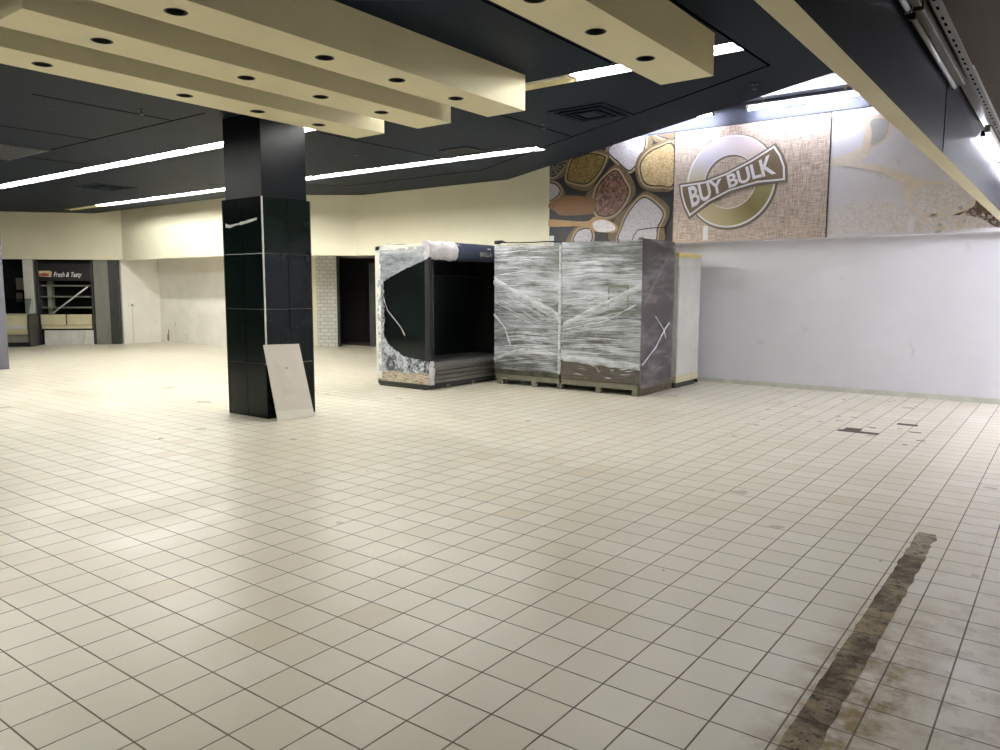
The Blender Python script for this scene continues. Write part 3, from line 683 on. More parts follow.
# outlines of the printed artwork, wall metres (x, z)
SACKS={'sack_yellow':([(-7.724,4.066), (-7.216,4.128), (-7.041,4.11), (-6.911,4.022), (-6.964,3.842), (-7.148,3.609), (-7.351,3.411), (-7.684,3.486), (-7.84,3.602), (-7.858,3.797)],[(-7.707,3.975), (-7.541,4.048), (-7.303,4.074), (-7.039,4.01), (-6.995,3.932), (-7.135,3.708), (-7.368,3.539), (-7.686,3.597), (-7.795,3.675)]),'sack_white_top':([(-6.985,4.153), (-6.817,4.294), (-6.539,4.36), (-6.16,4.363), (-6.09,4.224), (-6.069,4.115), (-6.226,3.822), (-6.454,3.661), (-6.75,3.81), (-6.953,4.027)],[(-6.941,4.099), (-6.648,4.275), (-6.429,4.347), (-6.226,4.323), (-6.203,4.142), (-6.257,3.944), (-6.415,3.748), (-6.524,3.704), (-6.723,3.869)]),'sack_brown':([(-7.379,3.324), (-7.089,3.567), (-6.891,3.774), (-6.75,3.822), (-6.566,3.732), (-6.374,3.424), (-6.402,3.231), (-6.62,3.024), (-6.843,2.85), (-7.194,2.957)],[(-7.186,3.285), (-7.088,3.517), (-6.861,3.697), (-6.719,3.697), (-6.603,3.527), (-6.507,3.336), (-6.621,3.098), (-6.845,2.932), (-7.136,2.979)]),'sack_cream':([(-6.376,3.836), (-6.258,4.004), (-5.995,4.107), (-5.67,4.107), (-5.648,3.356), (-5.867,3.285), (-6.133,3.328), (-6.298,3.437), (-6.38,3.667)],[(-6.285,3.779), (-6.149,3.953), (-5.94,4.035), (-5.669,4.044), (-5.649,3.403), (-5.869,3.385), (-6.136,3.425), (-6.247,3.559)]),'sack_white_low':([(-6.785,2.834), (-6.509,3.079), (-6.24,3.293), (-6.078,3.286), (-5.756,3.068), (-5.707,2.899), (-5.796,2.665), (-5.855,2.426), (-6.835,2.46)],[(-6.506,2.943), (-6.291,3.175), (-6.129,3.193), (-5.885,3.005), (-5.829,2.87), (-5.928,2.67), (-6.002,2.431), (-6.663,2.454), (-6.613,2.726)]),'sack_left':([(-8.244,3.652), (-8.028,3.635), (-7.863,3.461), (-7.899,3.334), (-8.239,3.225)],[(-8.244,3.6), (-8.059,3.585), (-7.957,3.468), (-8.009,3.368), (-8.24,3.291)]),'sack_corner':([(-8.245,3.752), (-8.061,3.736), (-7.845,3.95), (-7.737,3.914), (-7.781,3.79), (-7.997,3.679), (-8.245,3.686)],[(-8.247,3.909), (-7.939,3.971), (-7.845,3.95), (-8.061,3.749), (-8.246,3.778)]),'sack_top':([(-6.091,4.272), (-5.96,4.28), (-5.827,4.171), (-5.671,4.137), (-5.67,4.077), (-5.995,4.136)],[(-5.999,4.273), (-5.676,4.282), (-5.672,4.151), (-5.827,4.183)]),'sack_floor':([(-7.764,2.597), (-7.582,2.771), (-7.28,2.757), (-7.275,2.475), (-7.762,2.492)],[(-7.625,2.591), (-7.519,2.704), (-7.279,2.706), (-7.275,2.475), (-7.623,2.487)])}
SPATULA=[(-8.22,3.198), (-7.837,3.356), (-7.259,3.277), (-7.181,3.204), (-7.195,3.007), (-7.373,2.977), (-7.894,2.99), (-8.053,3.082)]
SPOON=[(-8.236,2.934), (-7.401,2.853), (-7.194,2.926), (-6.988,2.895), (-6.712,2.743), (-6.781,2.621), (-7.219,2.673), (-7.399,2.763), (-8.235,2.801)]
SPOONRICE=[(-7.221,2.818), (-6.988,2.865), (-6.769,2.754), (-6.796,2.655), (-7.13,2.661)]
SCOOP=[(-2.657,4.066), (-2.552,4.142), (-2.31,4.073), (-2.299,3.869), (-2.434,3.732), (-2.552,3.681), (-2.615,3.584), (-2.685,3.656), (-2.662,3.912)]
SCOOPIN=[(-2.595,4.045), (-2.525,4.088), (-2.344,4.039), (-2.368,3.827), (-2.483,3.743), (-2.566,3.721), (-2.564,3.9)]
LADLE=[(-3.119,3.515), (-2.89,3.519), (-2.442,3.42), (-2.151,3.301), (-1.89,3.173), (-1.595,3.104), (-1.793,3.065), (-1.939,3.026), (-2.002,2.916), (-1.961,2.8), (-1.771,2.682), (-1.547,2.67), (-1.334,2.736), (-1.181,2.853), (-1.228,2.749), (-1.459,2.652), (-1.678,2.627), (-1.863,2.687), (-2.03,2.799), (-2.084,2.935), (-2.104,3.089), (-2.216,3.2), (-2.51,3.341), (-2.886,3.445)]
CRUMBS=[(-3.122,3.568), (-2.945,3.604), (-2.7,3.696), (-2.616,3.597), (-2.641,3.522), (-2.887,3.453), (-3.117,3.466)]
PLANKS=[(-3.15,4.259), (-2.903,4.292), (-2.645,4.308), (-2.641,4.218), (-2.898,4.187), (-2.895,4.122), (-3.144,4.14)]
DARKCORNER=[(-1.192,2.854), (-1.126,2.821), (-0.885,2.613), (-0.815,2.466), (-0.948,2.46), (-1.111,2.577), (-1.328,2.638), (-1.458,2.645), (-1.227,2.742)]
RICEFIELD=[(-3.124,2.519), (-2.984,2.836), (-2.488,2.91), (-2.054,2.805), (-1.861,2.667), (-1.457,2.632), (-1.111,2.565), (-0.948,2.46), (-1.103,2.445), (-3.12,2.451)]
RICEBOWL=[(-1.972,3.003), (-1.793,3.06), (-1.595,3.095), (-1.351,3.031), (-1.192,2.861), (-1.334,2.741), (-1.548,2.675), (-1.772,2.687), (-1.961,2.8), (-2.002,2.916)]
BTOP=[(-5.528,3.367), (-5.097,3.394), (-4.717,3.505), (-4.328,3.668), (-3.968,3.86)]
BRIGHT=[(-3.968,3.86), (-3.862,3.701), (-3.793,3.523), (-3.779,3.313)]
BBOT=[(-3.779,3.313), (-4.211,3.306), (-4.653,3.212), (-5.016,3.055), (-5.347,2.837)]
BLEFT=[(-5.347,2.837), (-5.439,3.008), (-5.503,3.2), (-5.528,3.367)]
TTOP=[(-5.391,3.32), (-5.18,3.369), (-5.0,3.394), (-4.836,3.417), (-4.729,3.46), (-4.532,3.527), (-4.325,3.597), (-4.162,3.669), (-4.013,3.741)]
TBOT=[(-5.303,2.973), (-5.058,3.082), (-4.868,3.176), (-4.74,3.229), (-4.668,3.254), (-4.418,3.314), (-4.265,3.365), (-4.099,3.389), (-3.92,3.421)]
NOTCH=[(-5.1,2.664), (-5.01,2.66), (-5.016,2.422), (-5.103,2.425)]
NOTCH3=[(-2.006,2.667), (-1.937,2.663), (-1.929,2.436), (-2.017,2.44)]
# ================================================================== MURAL
def clip(poly, x0, x1, z0, z1):
    for ax, lim, keep in ((0, x0, 1), (0, x1, -1), (1, z0, 1), (1, z1, -1)):
        out = []
        for i, p in enumerate(poly):
            q = poly[i - 1]; ip, iq = (p[ax] - lim) * keep >= 0, (q[ax] - lim) * keep >= 0
            if ip != iq:
                k = (lim - q[ax]) / (p[ax] - q[ax]); out.append((q[0] + k * (p[0] - q[0]), q[1] + k * (p[1] - q[1])))
            if ip: out.append(p)
        poly = out
        if not poly: return []
    return poly
def smooth(poly, n=4):
    out = []; L = len(poly)
    for i in range(L):
        p0, p1, p2, p3 = (Vector(poly[(i + k) % L]) for k in (-1, 0, 1, 2))
        for j in range(n):
            t = j / n
            v = 0.5 * ((2 * p1) + (p2 - p0) * t + (2 * p0 - 5 * p1 + 4 * p2 - p3) * t * t + (3 * p1 - p0 - 3 * p2 + p3) * t ** 3)
            out.append((v.x, v.y))
    return out
YF = 12.488
def layer(m, poly, k, mat, box, sm=True):
    if sm: poly = smooth(poly)
    poly = clip(poly, *box)
    if len(poly) < 3: return
    m.face([(x, YF - 0.0009 * k, z) for x, z in poly], mat)
def grow(poly, d):
    cx = sum(p[0] for p in poly) / len(poly); cz = sum(p[1] for p in poly) / len(poly)
    out = []
    for x, z in poly:
        r = math.hypot(x - cx, z - cz); out.append((cx + (x - cx) * (r + d) / r, cz + (z - cz) * (r + d) / r))
    return out
# left: sacks of grain
bx = (-8.2, -5.655, 2.405, 4.255)
t = thing('wall_mural', 'wide printed mural of open burlap sacks of rice and grain with a wooden scoop', 'mural', (-6.93, 12.5, ZB))
m = MB(); m.box(-8.2, -5.655, YF, 12.5, ZB, 4.26); m.build('panel', 'print_black', t, at(t))
m = MB(); seeds = ['print_yellow_grain', 'print_white_rice', 'print_brown_grain', 'print_cream_rice', 'print_white_rice', 'print_white_rice', 'print_dark_seed', 'print_sack', 'print_white_rice']
order = ['sack_corner', 'sack_left', 'sack_floor', 'sack_top', 'sack_white_top', 'sack_yellow', 'sack_cream', 'sack_white_low', 'sack_brown']
keys = list(SACKS)
for i, k in enumerate(order):
    o_, inn = SACKS[k]; s = seeds[keys.index(k)]
    layer(m, o_, 1 + 4 * i, 'print_sack', bx)
    layer(m, grow(inn, 0.05), 2 + 4 * i, 'print_sack_rim', bx); layer(m, grow(inn, 0.012), 3 + 4 * i, 'print_black', bx); layer(m, grow(inn, -0.012), 4 + 4 * i, s, bx)
layer(m, SPATULA, 38, 'print_wood', bx); layer(m, SPOON, 39, 'print_spoon', bx); layer(m, SPOONRICE, 40, 'print_pale_rice', bx)
m.build('picture', None, t, at(t))
# right: pale picture with ladle
bx = (-3.125, 4.2, 2.405, 4.255)
t = thing('wall_mural', 'pale printed mural of rice and a wooden ladle, right of the sign', 'mural', (-1.2, 12.5, ZB))
m = MB(); m.box(-3.125, 4.2, YF, 12.5, ZB, 4.26); m.build('panel', 'print_lavender', t, at(t))
m = MB()
for k, (poly, mat) in enumerate(((PLANKS, 'print_planks'), (RICEFIELD, 'print_pale_rice'), (CRUMBS, 'print_beige'), (SCOOP, 'print_scoop_edge'), (SCOOPIN, 'print_scoop_grey'), (RICEBOWL, 'print_pale_rice'), (LADLE, 'print_beige'), (DARKCORNER, 'print_taupe'))):
    layer(m, poly, k + 1, mat, bx)
layer(m, NOTCH3, 10, 'print_white', bx, False)
rnd = random.Random(3)
for k in range(70):
    x = rnd.uniform(-1.9, -0.2); z = rnd.uniform(2.42, 3.3) if x > -1.2 else rnd.uniform(2.42, 2.75); s = rnd.uniform(.01, .035); a = rnd.uniform(0, 3.1)
    pl = [(x + s * 1.6 * math.cos(a + b) * (1 if j % 2 else .6), z + s * math.sin(a + b)) for j, b in enumerate((0, 1.2, 2.4, 3.6, 4.8))]
    layer(m, pl, 12, rnd.choice(['print_beige', 'print_scoop_edge', 'print_scoop_edge', 'print_scoop_grey']), bx, False)
m.build('picture', None, t, at(t))
# centre: burlap sign BUY BULK
t = thing('sign_panel', 'burlap-patterned wall sign reading BUY BULK across a big ring', 'sign', (-4.39, 12.5, ZB))
m = MB(); m.box(-5.645, -3.14, YF - .012, 12.5, ZB, 4.255, bev=.002); m.build('panel', 'burlap_print', t, at(t))
m = MB()
m.box(-5.66, -5.645, YF - .016, 12.5, ZB, 4.262); m.box(-3.14, -3.125, YF - .016, 12.5, ZB, 4.262); m.box(-5.66, -3.125, YF - .016, 12.5, 4.255, 4.27)
m.build('edge_frame', 'dark_steel', t, at(t))
CX, CZ, RO, RI = -4.667, 3.362, 0.742, 0.425
def ring(name, r0, r1, y, mat, dx=0, dz=0):
    m = MB(); n = 96
    for a, b in ((r0, r1),):
        v = [[m.bm.verts.new((CX + dx + r * math.cos(2 * math.pi * i / n), yy, CZ + dz + r * math.sin(2 * math.pi * i / n))) for i in range(n)] for r in (a, b) for yy in (y, y + .0015)]
        for i in range(n):
            j = (i + 1) % n
            for p, q_ in ((0, 2), (2, 3), (3, 1), (1, 0)): m.bm.faces.new((v[p][i], v[p][j], v[q_][j], v[q_][i]))
    return m.build(name, mat, t, at(t))
YS = YF - .0125
ring('ring_shadow', RI - .012, RO + .022, YS - .0015, 'print_shadow', .018, -.018)
ring('ring_outline', RI, RO, YS - .0035, 'print_white'); ring('logo_ring', RI + .012, RO - .03, YS - .0055, 'print_ring')
def polyl(name, poly, y, mat):
    m = MB(); a = [m.bm.verts.new((x, y, z)) for x, z in poly]; b = [m.bm.verts.new((x, y + .0015, z)) for x, z in poly]
    m.bm.faces.new(a); m.bm.faces.new(b[::-1])
    for i in range(len(poly)): m.bm.faces.new((a[i], b[i], b[i - 1], a[i - 1]))
    return m.build(name, mat, t, at(t))
ban = BTOP + BRIGHT[1:] + BBOT[1:] + BLEFT[1:-1]
bc = (sum(p[0] for p in ban) / len(ban), sum(p[1] for p in ban) / len(ban))
def inset(poly, d):
    out = []; n = len(poly)
    for i in range(n):
        p, a, b = Vector(poly[i]), Vector(poly[i - 1]), Vector(poly[(i + 1) % n])
        e1, e2 = (p - a).normalized(), (b - p).normalized()
        n1, n2 = Vector((e1.y, -e1.x)), Vector((e2.y, -e2.x)); nn = (n1 + n2).normalized()
        out.append(tuple(p + nn * d / max(.5, nn.dot(n1))))
    return out
polyl('banner_shadow', [(x + .008, z - .006) for x, z in inset(ban, -.035)], YS - .0075, 'print_shadow')
polyl('banner_outline', ban, YS - .0095, 'print_white'); polyl('banner', inset(ban, .03), YS - .0115, 'print_banner')
def text_mesh(s, bold=0.0, shear=0.0, res=6):
    cu = bpy.data.curves.new('lettering_source', 'FONT'); cu.body = s; cu.offset = bold; cu.shear = shear; cu.resolution_u = res
    o = bpy.data.objects.new('lettering_source', cu); COL.objects.link(o)
    bpy.context.view_layer.update()
    me = bpy.data.meshes.new_from_object(o.evaluated_get(bpy.context.evaluated_depsgraph_get()))
    bpy.data.objects.remove(o); bpy.data.curves.remove(cu)
    return me
def poly_at(pts, s):
    d = [0]
    for a, b in zip(pts, pts[1:]): d.append(d[-1] + (Vector(b) - Vector(a)).length)
    x = s * d[-1]
    for i in range(len(d) - 1):
        if x <= d[i + 1] or i == len(d) - 2:
            return Vector(pts[i]).lerp(Vector(pts[i + 1]), (x - d[i]) / (d[i + 1] - d[i]))
# lettering is warped between a lower and an upper guide line, like the print
me = text_mesh('BUY BULK', 0.028)
bm = bmesh.new(); bm.from_mesh(me); bpy.data.meshes.remove(me)
bmesh.ops.subdivide_edges(bm, edges=bm.edges, cuts=2)
xa = min(v.co.x for v in bm.verts); xb = max(v.co.x for v in bm.verts); za = min(v.co.y for v in bm.verts); zb = max(v.co.y for v in bm.verts)
for v in bm.verts:
    s, k = (v.co.x - xa) / (xb - xa), (v.co.y - za) / (zb - za)
    p = poly_at(TBOT, s).lerp(poly_at(TTOP, s), k); v.co = (p.x, YS - .0135, p.y)
mm = MB(); mm.bm.free(); mm.bm = bm; mm.build('lettering', 'print_white', t, at(t))
m = MB(); m.face([(x, YS - .002, z) for x, z in NOTCH]); m.build('white_tape', 'print_white', t, at(t))
m = MB(); m.box(-8.19, -8.09, YF - .01, YF, 2.43, 2.62); o = m.build('white_card', 'white_trim'); tag(o, 'small white card at the lower left corner of the sack mural', 'card')
# ================================================================== PLASTIC FILM
def film_shell(x0, x1, y0, y1, z0, z1, name, parent, mat, amp=.016, top=True, step=.045, sides='SENW', seed=0):
    m = MB(); bm = m.bm
    cor = {'S': ((x0, y0), (x1, y0)), 'E': ((x1, y0), (x1, y1)), 'N': ((x1, y1), (x0, y1)), 'W': ((x0, y1), (x0, y0))}
    nor = {'S': (0, -1), 'E': (1, 0), 'N': (0, 1), 'W': (-1, 0)}
    nz = int((z1 - z0) / step)
    for s in sides:
        (ax, ay), (b_x, b_y) = cor[s]; L = math.hypot(b_x - ax, b_y - ay); n = max(2, int(L / step)); g = []
        for i in range(n + 1):
            x, y = ax + (b_x - ax) * i / n, ay + (b_y - ay) * i / n; col = []
            e = min(i, n - i) / n; e = min(1, e * 12)
            for k in range(nz + 1):
                z = z0 + (z1 - z0) * k / nz
                d = amp * (.35 + .9 * (noise.noise((x * 2.1 + seed, y * 2.1, z * 13)) + .5 * noise.noise((x * 6, y * 6 + seed, z * 30)))) * (.15 + .85 * e)
                col.append(bm.verts.new((x + nor[s][0] * (.004 + max(0, d)), y + nor[s][1] * (.004 + max(0, d)), z)))
            g.append(col)
        for a, b in zip(g, g[1:]):
            for k in range(nz): f = bm.faces.new((a[k], b[k], b[k + 1], a[k + 1])); f.smooth = True
    if top:
        n, q = 14, 8; g = []
        for i in range(n + 1):
            g.append([bm.verts.new((x0 + (x1 - x0) * i / n, y0 + (y1 - y0) * j / q, z1 + .004 + .02 * max(0, noise.noise((i * .9 + seed, j * .9, 3))))) for j in range(q + 1)])
        for a, b in zip(g, g[1:]):
            for j in range(q): f = bm.faces.new((a[j], b[j], b[j + 1], a[j + 1])); f.smooth = True
    return m.build(name, mat, parent, at(parent))
def band(path, w, nrm, name, parent, mat='film_band_white'):
    """twisted band of film lying on a face, nrm = outward direction"""
    m = MB(); n = Vector(nrm); P = [Vector(p) for p in path]; rows = []
    for i in range(len(P) - 1):
        K = 14
        for k in range(K + (i == len(P) - 2)):
            p = P[i].lerp(P[i + 1], k / K); d = (P[i + 1] - P[i]).normalized(); s = d.cross(n).normalized()
            ww = w * (.7 + .6 * abs(noise.noise((p.x * 5, p.y * 5, p.z * 5))))
            rows.append([m.bm.verts.new(p + s * ww * c + n * (.006 + .010 * (1 - abs(c)) + .006 * noise.noise((p.x * 9, c * 4, p.z * 9)))) for c in (-1, -.5, 0, .5, 1)])
    for a, b in zip(rows, rows[1:]):
        for j in range(4): f = m.bm.faces.new((a[j], b[j], b[j + 1], a[j + 1])); f.smooth = True
    return m.build(name, mat, parent, at(parent))
# ================================================================== WRAPPED FRIDGES (backs to the camera)
def wrapped(x0, x1, lab, right):
    t = thing('wrapped_display_fridge', lab, 'display fridge', ((x0 + x1) / 2, 10.8, 0), group='display fridges wrapped in plastic film')
    y0, y1, H = 10.31, 11.44, 2.33
    m = MB()
    if right: m.box(x0, x1 - .04, y0 + .005, y1, .50, H - .02, bev=.008)
    else: m.box(x0, x1, y0 + .005, y1, .30, H - .04, bev=.008)
    m.build('body', 'fridge_back_grey', t, at(t))
    m = MB()
    z = .50 if right else .30
    m.box(x0 + .005, x1 - .03, y0, y0 + .03, z + .02, H - .07, bev=.006)
    for k in range(4):
        a = z + .1 + k * (H - z - .2) / 4; m.box(x0 + .04, x1 - .07, y0 - .006, y0 + .002, a, a + .02, bev=.002)
    m.build('back_panel', 'fridge_back_grey', t, at(t))
    m = MB(); m.box(x0, x1 - .02 * right, y0 + .01, y1, .17, z, bev=.008)
    m.box(x0 + .02, x1 - .06, y0 - .002, y0 + .02, z - .05, z - .02)
    m.build('lower_housing', 'fridge_base_brown' if right else 'fridge_back_grey', t, at(t))
    m = MB(); m.box(x0, x1, y0 + .02, y0 + .10, .09, .17, bev=.004); m.box(x0, x1, y1 - .1, y1 - .02, .09, .17, bev=.004); m.box(x0, x0 + .08, y0 + .1, y1 - .1, .09, .17); m.box(x1 - .08, x1, y0 + .1, y1 - .1, .09, .17)
    m.build('base_frame', 'pallet_grey', t, at(t))
    for x in ((-5.85, -5.22) if right else (-7.76, -7.07, -6.56)):
        for y in (y0 + .02, y1 - .1):
            m = MB(); m.box(x - .045, x + .045, y, y + .08, 0, .09, bev=.006); m.build('foot', 'pallet_grey', t, at(t))
    if right:
        m = MB(); m.box(x1 - .04, x1 - .005, y0, y1, .16, H + .02, bev=.006); tag(m.build('end_panel', 'maroon_glass', t, at(t)), 'dark maroon glossy end panel')
        m = MB(); m.box(x1 - .07, x1 - .002, y0 - .004, y0 + .03, .16, H + .03, bev=.004); m.build('corner_post', 'fridge_back_grey', t, at(t))
        m = MB(); m.box(x1 - .04, x1 + .004, y0 + .01, y1, .02, .18, bev=.004); m.build('end_skirt', 'fridge_base_brown', t, at(t))
    film_shell(x0 - .002, x1 + .004, y0 - .008, y1 + .004, .26 if not right else .48, H, 'stretch_film', t, 'stretch_film', sides='SN' if right else 'SNW', seed=3 * right)
    if right: film_shell(x0 - .002, x1 + .004, y0 - .008, y1 + .004, .2, .5, 'lower_film', t, 'stretch_film_clear', sides='S', top=False, seed=5)
    if right: film_shell(x0, x1 + .004, y0 - .008, y1 + .004, .12, H + .01, 'side_film', t, 'stretch_film_clear', sides='E', top=False, seed=9)
    return t
wl = wrapped(-7.85, -6.565, 'grey fridge wrapped in streaky plastic film, left one of the wrapped pair', False)
wr = wrapped(-6.52, -5.13, 'grey fridge wrapped in film with a dark maroon end, right one of the pair', True)
S = (0, -1, 0); yb = 10.29
band([(-7.85, yb, 1.74), (-7.2, yb, 1.45), (-6.5, yb, 1.13)], .07, S, 'film_band', wl); band([(-7.85, yb, 1.80), (-7.3, yb, 1.50), (-6.9, yb, 1.42)], .012, S, 'film_band', wl)
band([(-7.85, yb, 1.18), (-7.62, yb, .95), (-7.50, yb, .65)], .02, S, 'film_band', wl); band([(-7.85, yb, .42), (-7.4, yb, .58), (-6.5, yb, .56)], .03, S, 'film_band', wl)
band([(-6.54, yb - .004, .25), (-6.535, yb - .004, 2.3)], .03, S, 'film_seam', wl)
band([(-6.46, yb, 1.04), (-5.9, yb, 1.3), (-5.14, yb, 1.64)], .05, S, 'film_band', wr); band([(-6.46, yb, .52), (-5.8, yb, .49), (-5.12, yb, .45)], .06, S, 'film_band', wr)
band([(-6.46, yb, .96), (-5.7, yb, 1.12), (-5.2, yb, 1.38)], .014, S, 'film_band', wr); band([(-6.46, yb, 1.42), (-5.8, yb, 1.5), (-5.3, yb, 1.52)], .01, S, 'film_band', wr)
EE = (1, 0, 0); xe = -5.12
band([(xe, 10.34, .47), (xe, 10.8, .72), (xe, 11.1, .98), (xe, 11.26, 1.08)], .018, EE, 'film_band', wr); band([(xe, 10.75, 1.2), (xe, 11.08, .97), (xe, 11.14, .84)], .014, EE, 'film_band', wr)
band([(xe, 10.34, 1.35), (xe, 10.7, 1.7), (xe, 11.25, 2.2)], .03, EE, 'film_band', wr, 'stretch_film_clear')
m = MB()
for a, b, c_, d in ((-5.68, -5.33, 1.63, 1.67), (-5.68, -5.33, 1.235, 1.27), (-5.68, -5.65, 1.27, 1.63), (-5.36, -5.33, 1.27, 1.63)): m.box(a, b, yb - .006, yb - .003, c_, d)
tag(m.build('paper_frame', 'shelf_edge', wr, at(wr)), 'pale taped paper frame')
# loose wisps: thin stray folds of the film
def wisps(par, x0, x1, specs, seed):
    rr = random.Random(seed); m = MB()
    for (za, zb, n, slope, L0, L1, w) in specs:
        for _ in range(n):
            L = rr.uniform(L0, L1); x = rr.uniform(x0, x1 - L); z = rr.uniform(za, zb); s = slope + rr.uniform(-.06, .06); ww = w * rr.uniform(.5, 1.4)
            N_ = 7; top_, bot = [], []
            for i in range(N_ + 1):
                q_ = i / N_; xx = x + L * q_; zz = z + s * L * q_ + .012 * math.sin(q_ * 3 + x * 5); hw = ww * (.15 + math.sin(math.pi * q_))
                zz = min(2.3, max(.2, zz)); yy_ = yb - .004 - .006 * math.sin(math.pi * q_)
                top_.append(m.bm.verts.new((xx, yy_, zz + hw))); bot.append(m.bm.verts.new((xx, yy_ - .003, zz - hw)))
            for i in range(N_): m.bm.faces.new((bot[i], bot[i + 1], top_[i + 1], top_[i]))
    return tag(m.build('film_wisps', 'film_band_white', par, at(par)), kind='stuff')
wisps(wl, -7.84, -6.6, [(1.5, 2.25, 16, .0, .2, .7, .005), (.5, .9, 26, .02, .3, .9, .008), (1.2, 1.6, 10, -.42, .3, .9, .005), (.3, .5, 6, .1, .3, .8, .004)], 5)
wisps(wr, -6.5, -5.16, [(1.75, 2.1, 22, .0, .3, .9, .009), (.95, 1.35, 16, .32, .4, .9, .004), (.9, 1.15, 12, .12, .4, 1.1, .004), (.5, .85, 18, .0, .3, .9, .006), (1.3, 1.7, 10, .02, .2, .6, .006), (.25, .45, 14, -.02, .05, .2, .005)], 8)
# cables lying on top
t = thing('power_cable', 'black power cable with a plug lying on top of the left wrapped fridge', 'cable', (-7.5, 10.4, 2.36))
m = MB(); m.tube([(-7.66, 10.36, 2.37), (-7.5, 10.35, 2.365), (-7.3, 10.33, 2.36), (-7.1, 10.32, 2.355), (-6.9, 10.35, 2.36), (-6.7, 10.5, 2.365)], .011, seg=7); m.build('cord', 'cable_black', t, at(t))
m = MB(); m.box(-7.88, -7.8, 10.32, 10.4, 2.35, 2.41, bev=.012); m.tube([(-7.82, 10.36, 2.38), (-7.74, 10.36, 2.39), (-7.66, 10.36, 2.37)], [.035, .022, .011], seg=8)
m.build('plug', 'cable_black', t, at(t))
t = thing('power_cable', 'thin black wire bent into a hoop on top of the right wrapped fridge', 'cable', (-5.2, 10.8, 2.36))
m = MB(); m.tube([(-5.56, 10.8, 2.36), (-5.52, 10.8, 2.44), (-5.47, 10.8, 2.51), (-5.25, 10.8, 2.53), (-5.03, 10.8, 2.53), (-4.97, 10.85, 2.62)], .007, seg=6); m.build('wire', 'cable_black', t, at(t))
# ================================================================== OPEN DISPLAY FRIDGE
fx0, fx1, fy0, fy1 = -9.24, -8.06, 8.90, 11.45
t = thing('open_display_fridge', 'open-fronted black display fridge with a film-covered glass end and white frame', 'display fridge', (-8.66, 10.2, 0))
F = at(t)
m = MB(); m.box(fx0, fx0 + .07, fy0, fy1, .1, 2.29, bev=.01); tag(m.build('rear_wall', 'fridge_white', t, F), 'white outer rear wall')
m = MB(); m.box(fx0 + .07, fx0 + .09, fy0 + .05, fy1, .38, 2.09); m.build('inner_back', 'green_black_inner', t, F)
m = MB(); m.box(fx0 + .085, fx1 - .1, fy1 - .06, fy1, .1, 2.2); m.build('far_end', 'void_black', t, F)
m = MB(); m.box(fx0 + .0, fx1 - .12, fy0, fy1, 2.16, 2.29, bev=.008); tag(m.build('roof', 'fridge_white', t, F), 'white roof')
m = MB(); m.box(fx0 + .08, fx1 - .14, fy0 + .05, fy1 - .05, 2.09, 2.16); m.build('inner_ceiling', 'void_black', t, F)
m = MB(); m.box(fx0, fx1 - .05, fy0 + .01, fy1, .03, .10, bev=.01); m.box(fx0 + .02, fx1 - .12, fy0 + .03, fy1 - .02, .0, .03)
m.build('skirt', 'dark_steel', t, F)
m = MB(); m.polyx([(fy0, .09), (fy0 + .04, .09), (fy0 + .04, .28), (fy0, .25)], fx0, fx1 - .02); tag(m.build('end_kick', 'rusty_cream', t, F), 'rusty cream lower end panel')
m = MB()
prof = [(fx1 - .10, .14), (fx1 - .04, .14), (fx1 - .03, .20), (fx1 - .045, .215), (fx1 - .02, .23), (fx1 - .005, .28), (fx1 - .03, .30), (fx1 + .0, .32), (fx1 + .02, .37), (fx1 - .005, .385), (fx1 + .02, .40), (fx1 + .03, .47), (fx1 + .0, .54), (fx1 - .08, .56), (fx1 - .10, .5)]
prof = [(x_, .10 + (z_ - .14) * .84) for x_, z_ in prof]
m.loftpoly(prof, fy0 + .02, fy1, None); tag(m.build('front_bumper', 'grey_steel', t, F), 'rounded grey front bumper')
m = MB(); m.box(fx0 + .09, fx1 - .09, fy0 + .05, fy1 - .06, .38, .41)
for k in range(8): m.box(fx0 + .12, fx1 - .12, fy0 + .1 + k * .28, fy0 + .34 + k * .28, .41, .418, bev=.003)
m.build('deck_tray', 'grey_steel', t, F)
# glass end with white frame
m = MB(); m.box(fx0 + .07, fx1 - .02, fy0 + .012, fy0 + .02, .27, 2.2); m.build('end_glass', 'dark_end_glass', t, F)
m = MB(); m.box(fx0 - .01, fx0 + .11, fy0 - .01, fy0 + .04, .12, 2.3, bev=.008); m.box(fx0, fx1 - .12, fy0 - .01, fy0 + .03, 2.22, 2.3, bev=.006)
tag(m.build('end_frame', 'fridge_white', t, F), 'white end frame')
m = MB(); m.box(fx1 - .10, fx1 - .01, fy0 + .0, fy0 + .06, .45, 2.12, bev=.01); m.build('front_post', 'black_paint', t, F)
m = MB(); m.box(fx1 - .18, fx1 - .16, fy0 + .25, fy0 + .28, .5, 2.1, bev=.004); m.build('inner_post', 'dark_steel', t, F)
m = MB()
for z in (1.83,): m.box(fx0 + .09, fx0 + .35, fy0 + .06, fy1 - .1, z, z + .012)
m.build('top_shelf', 'dark_steel', t, F)
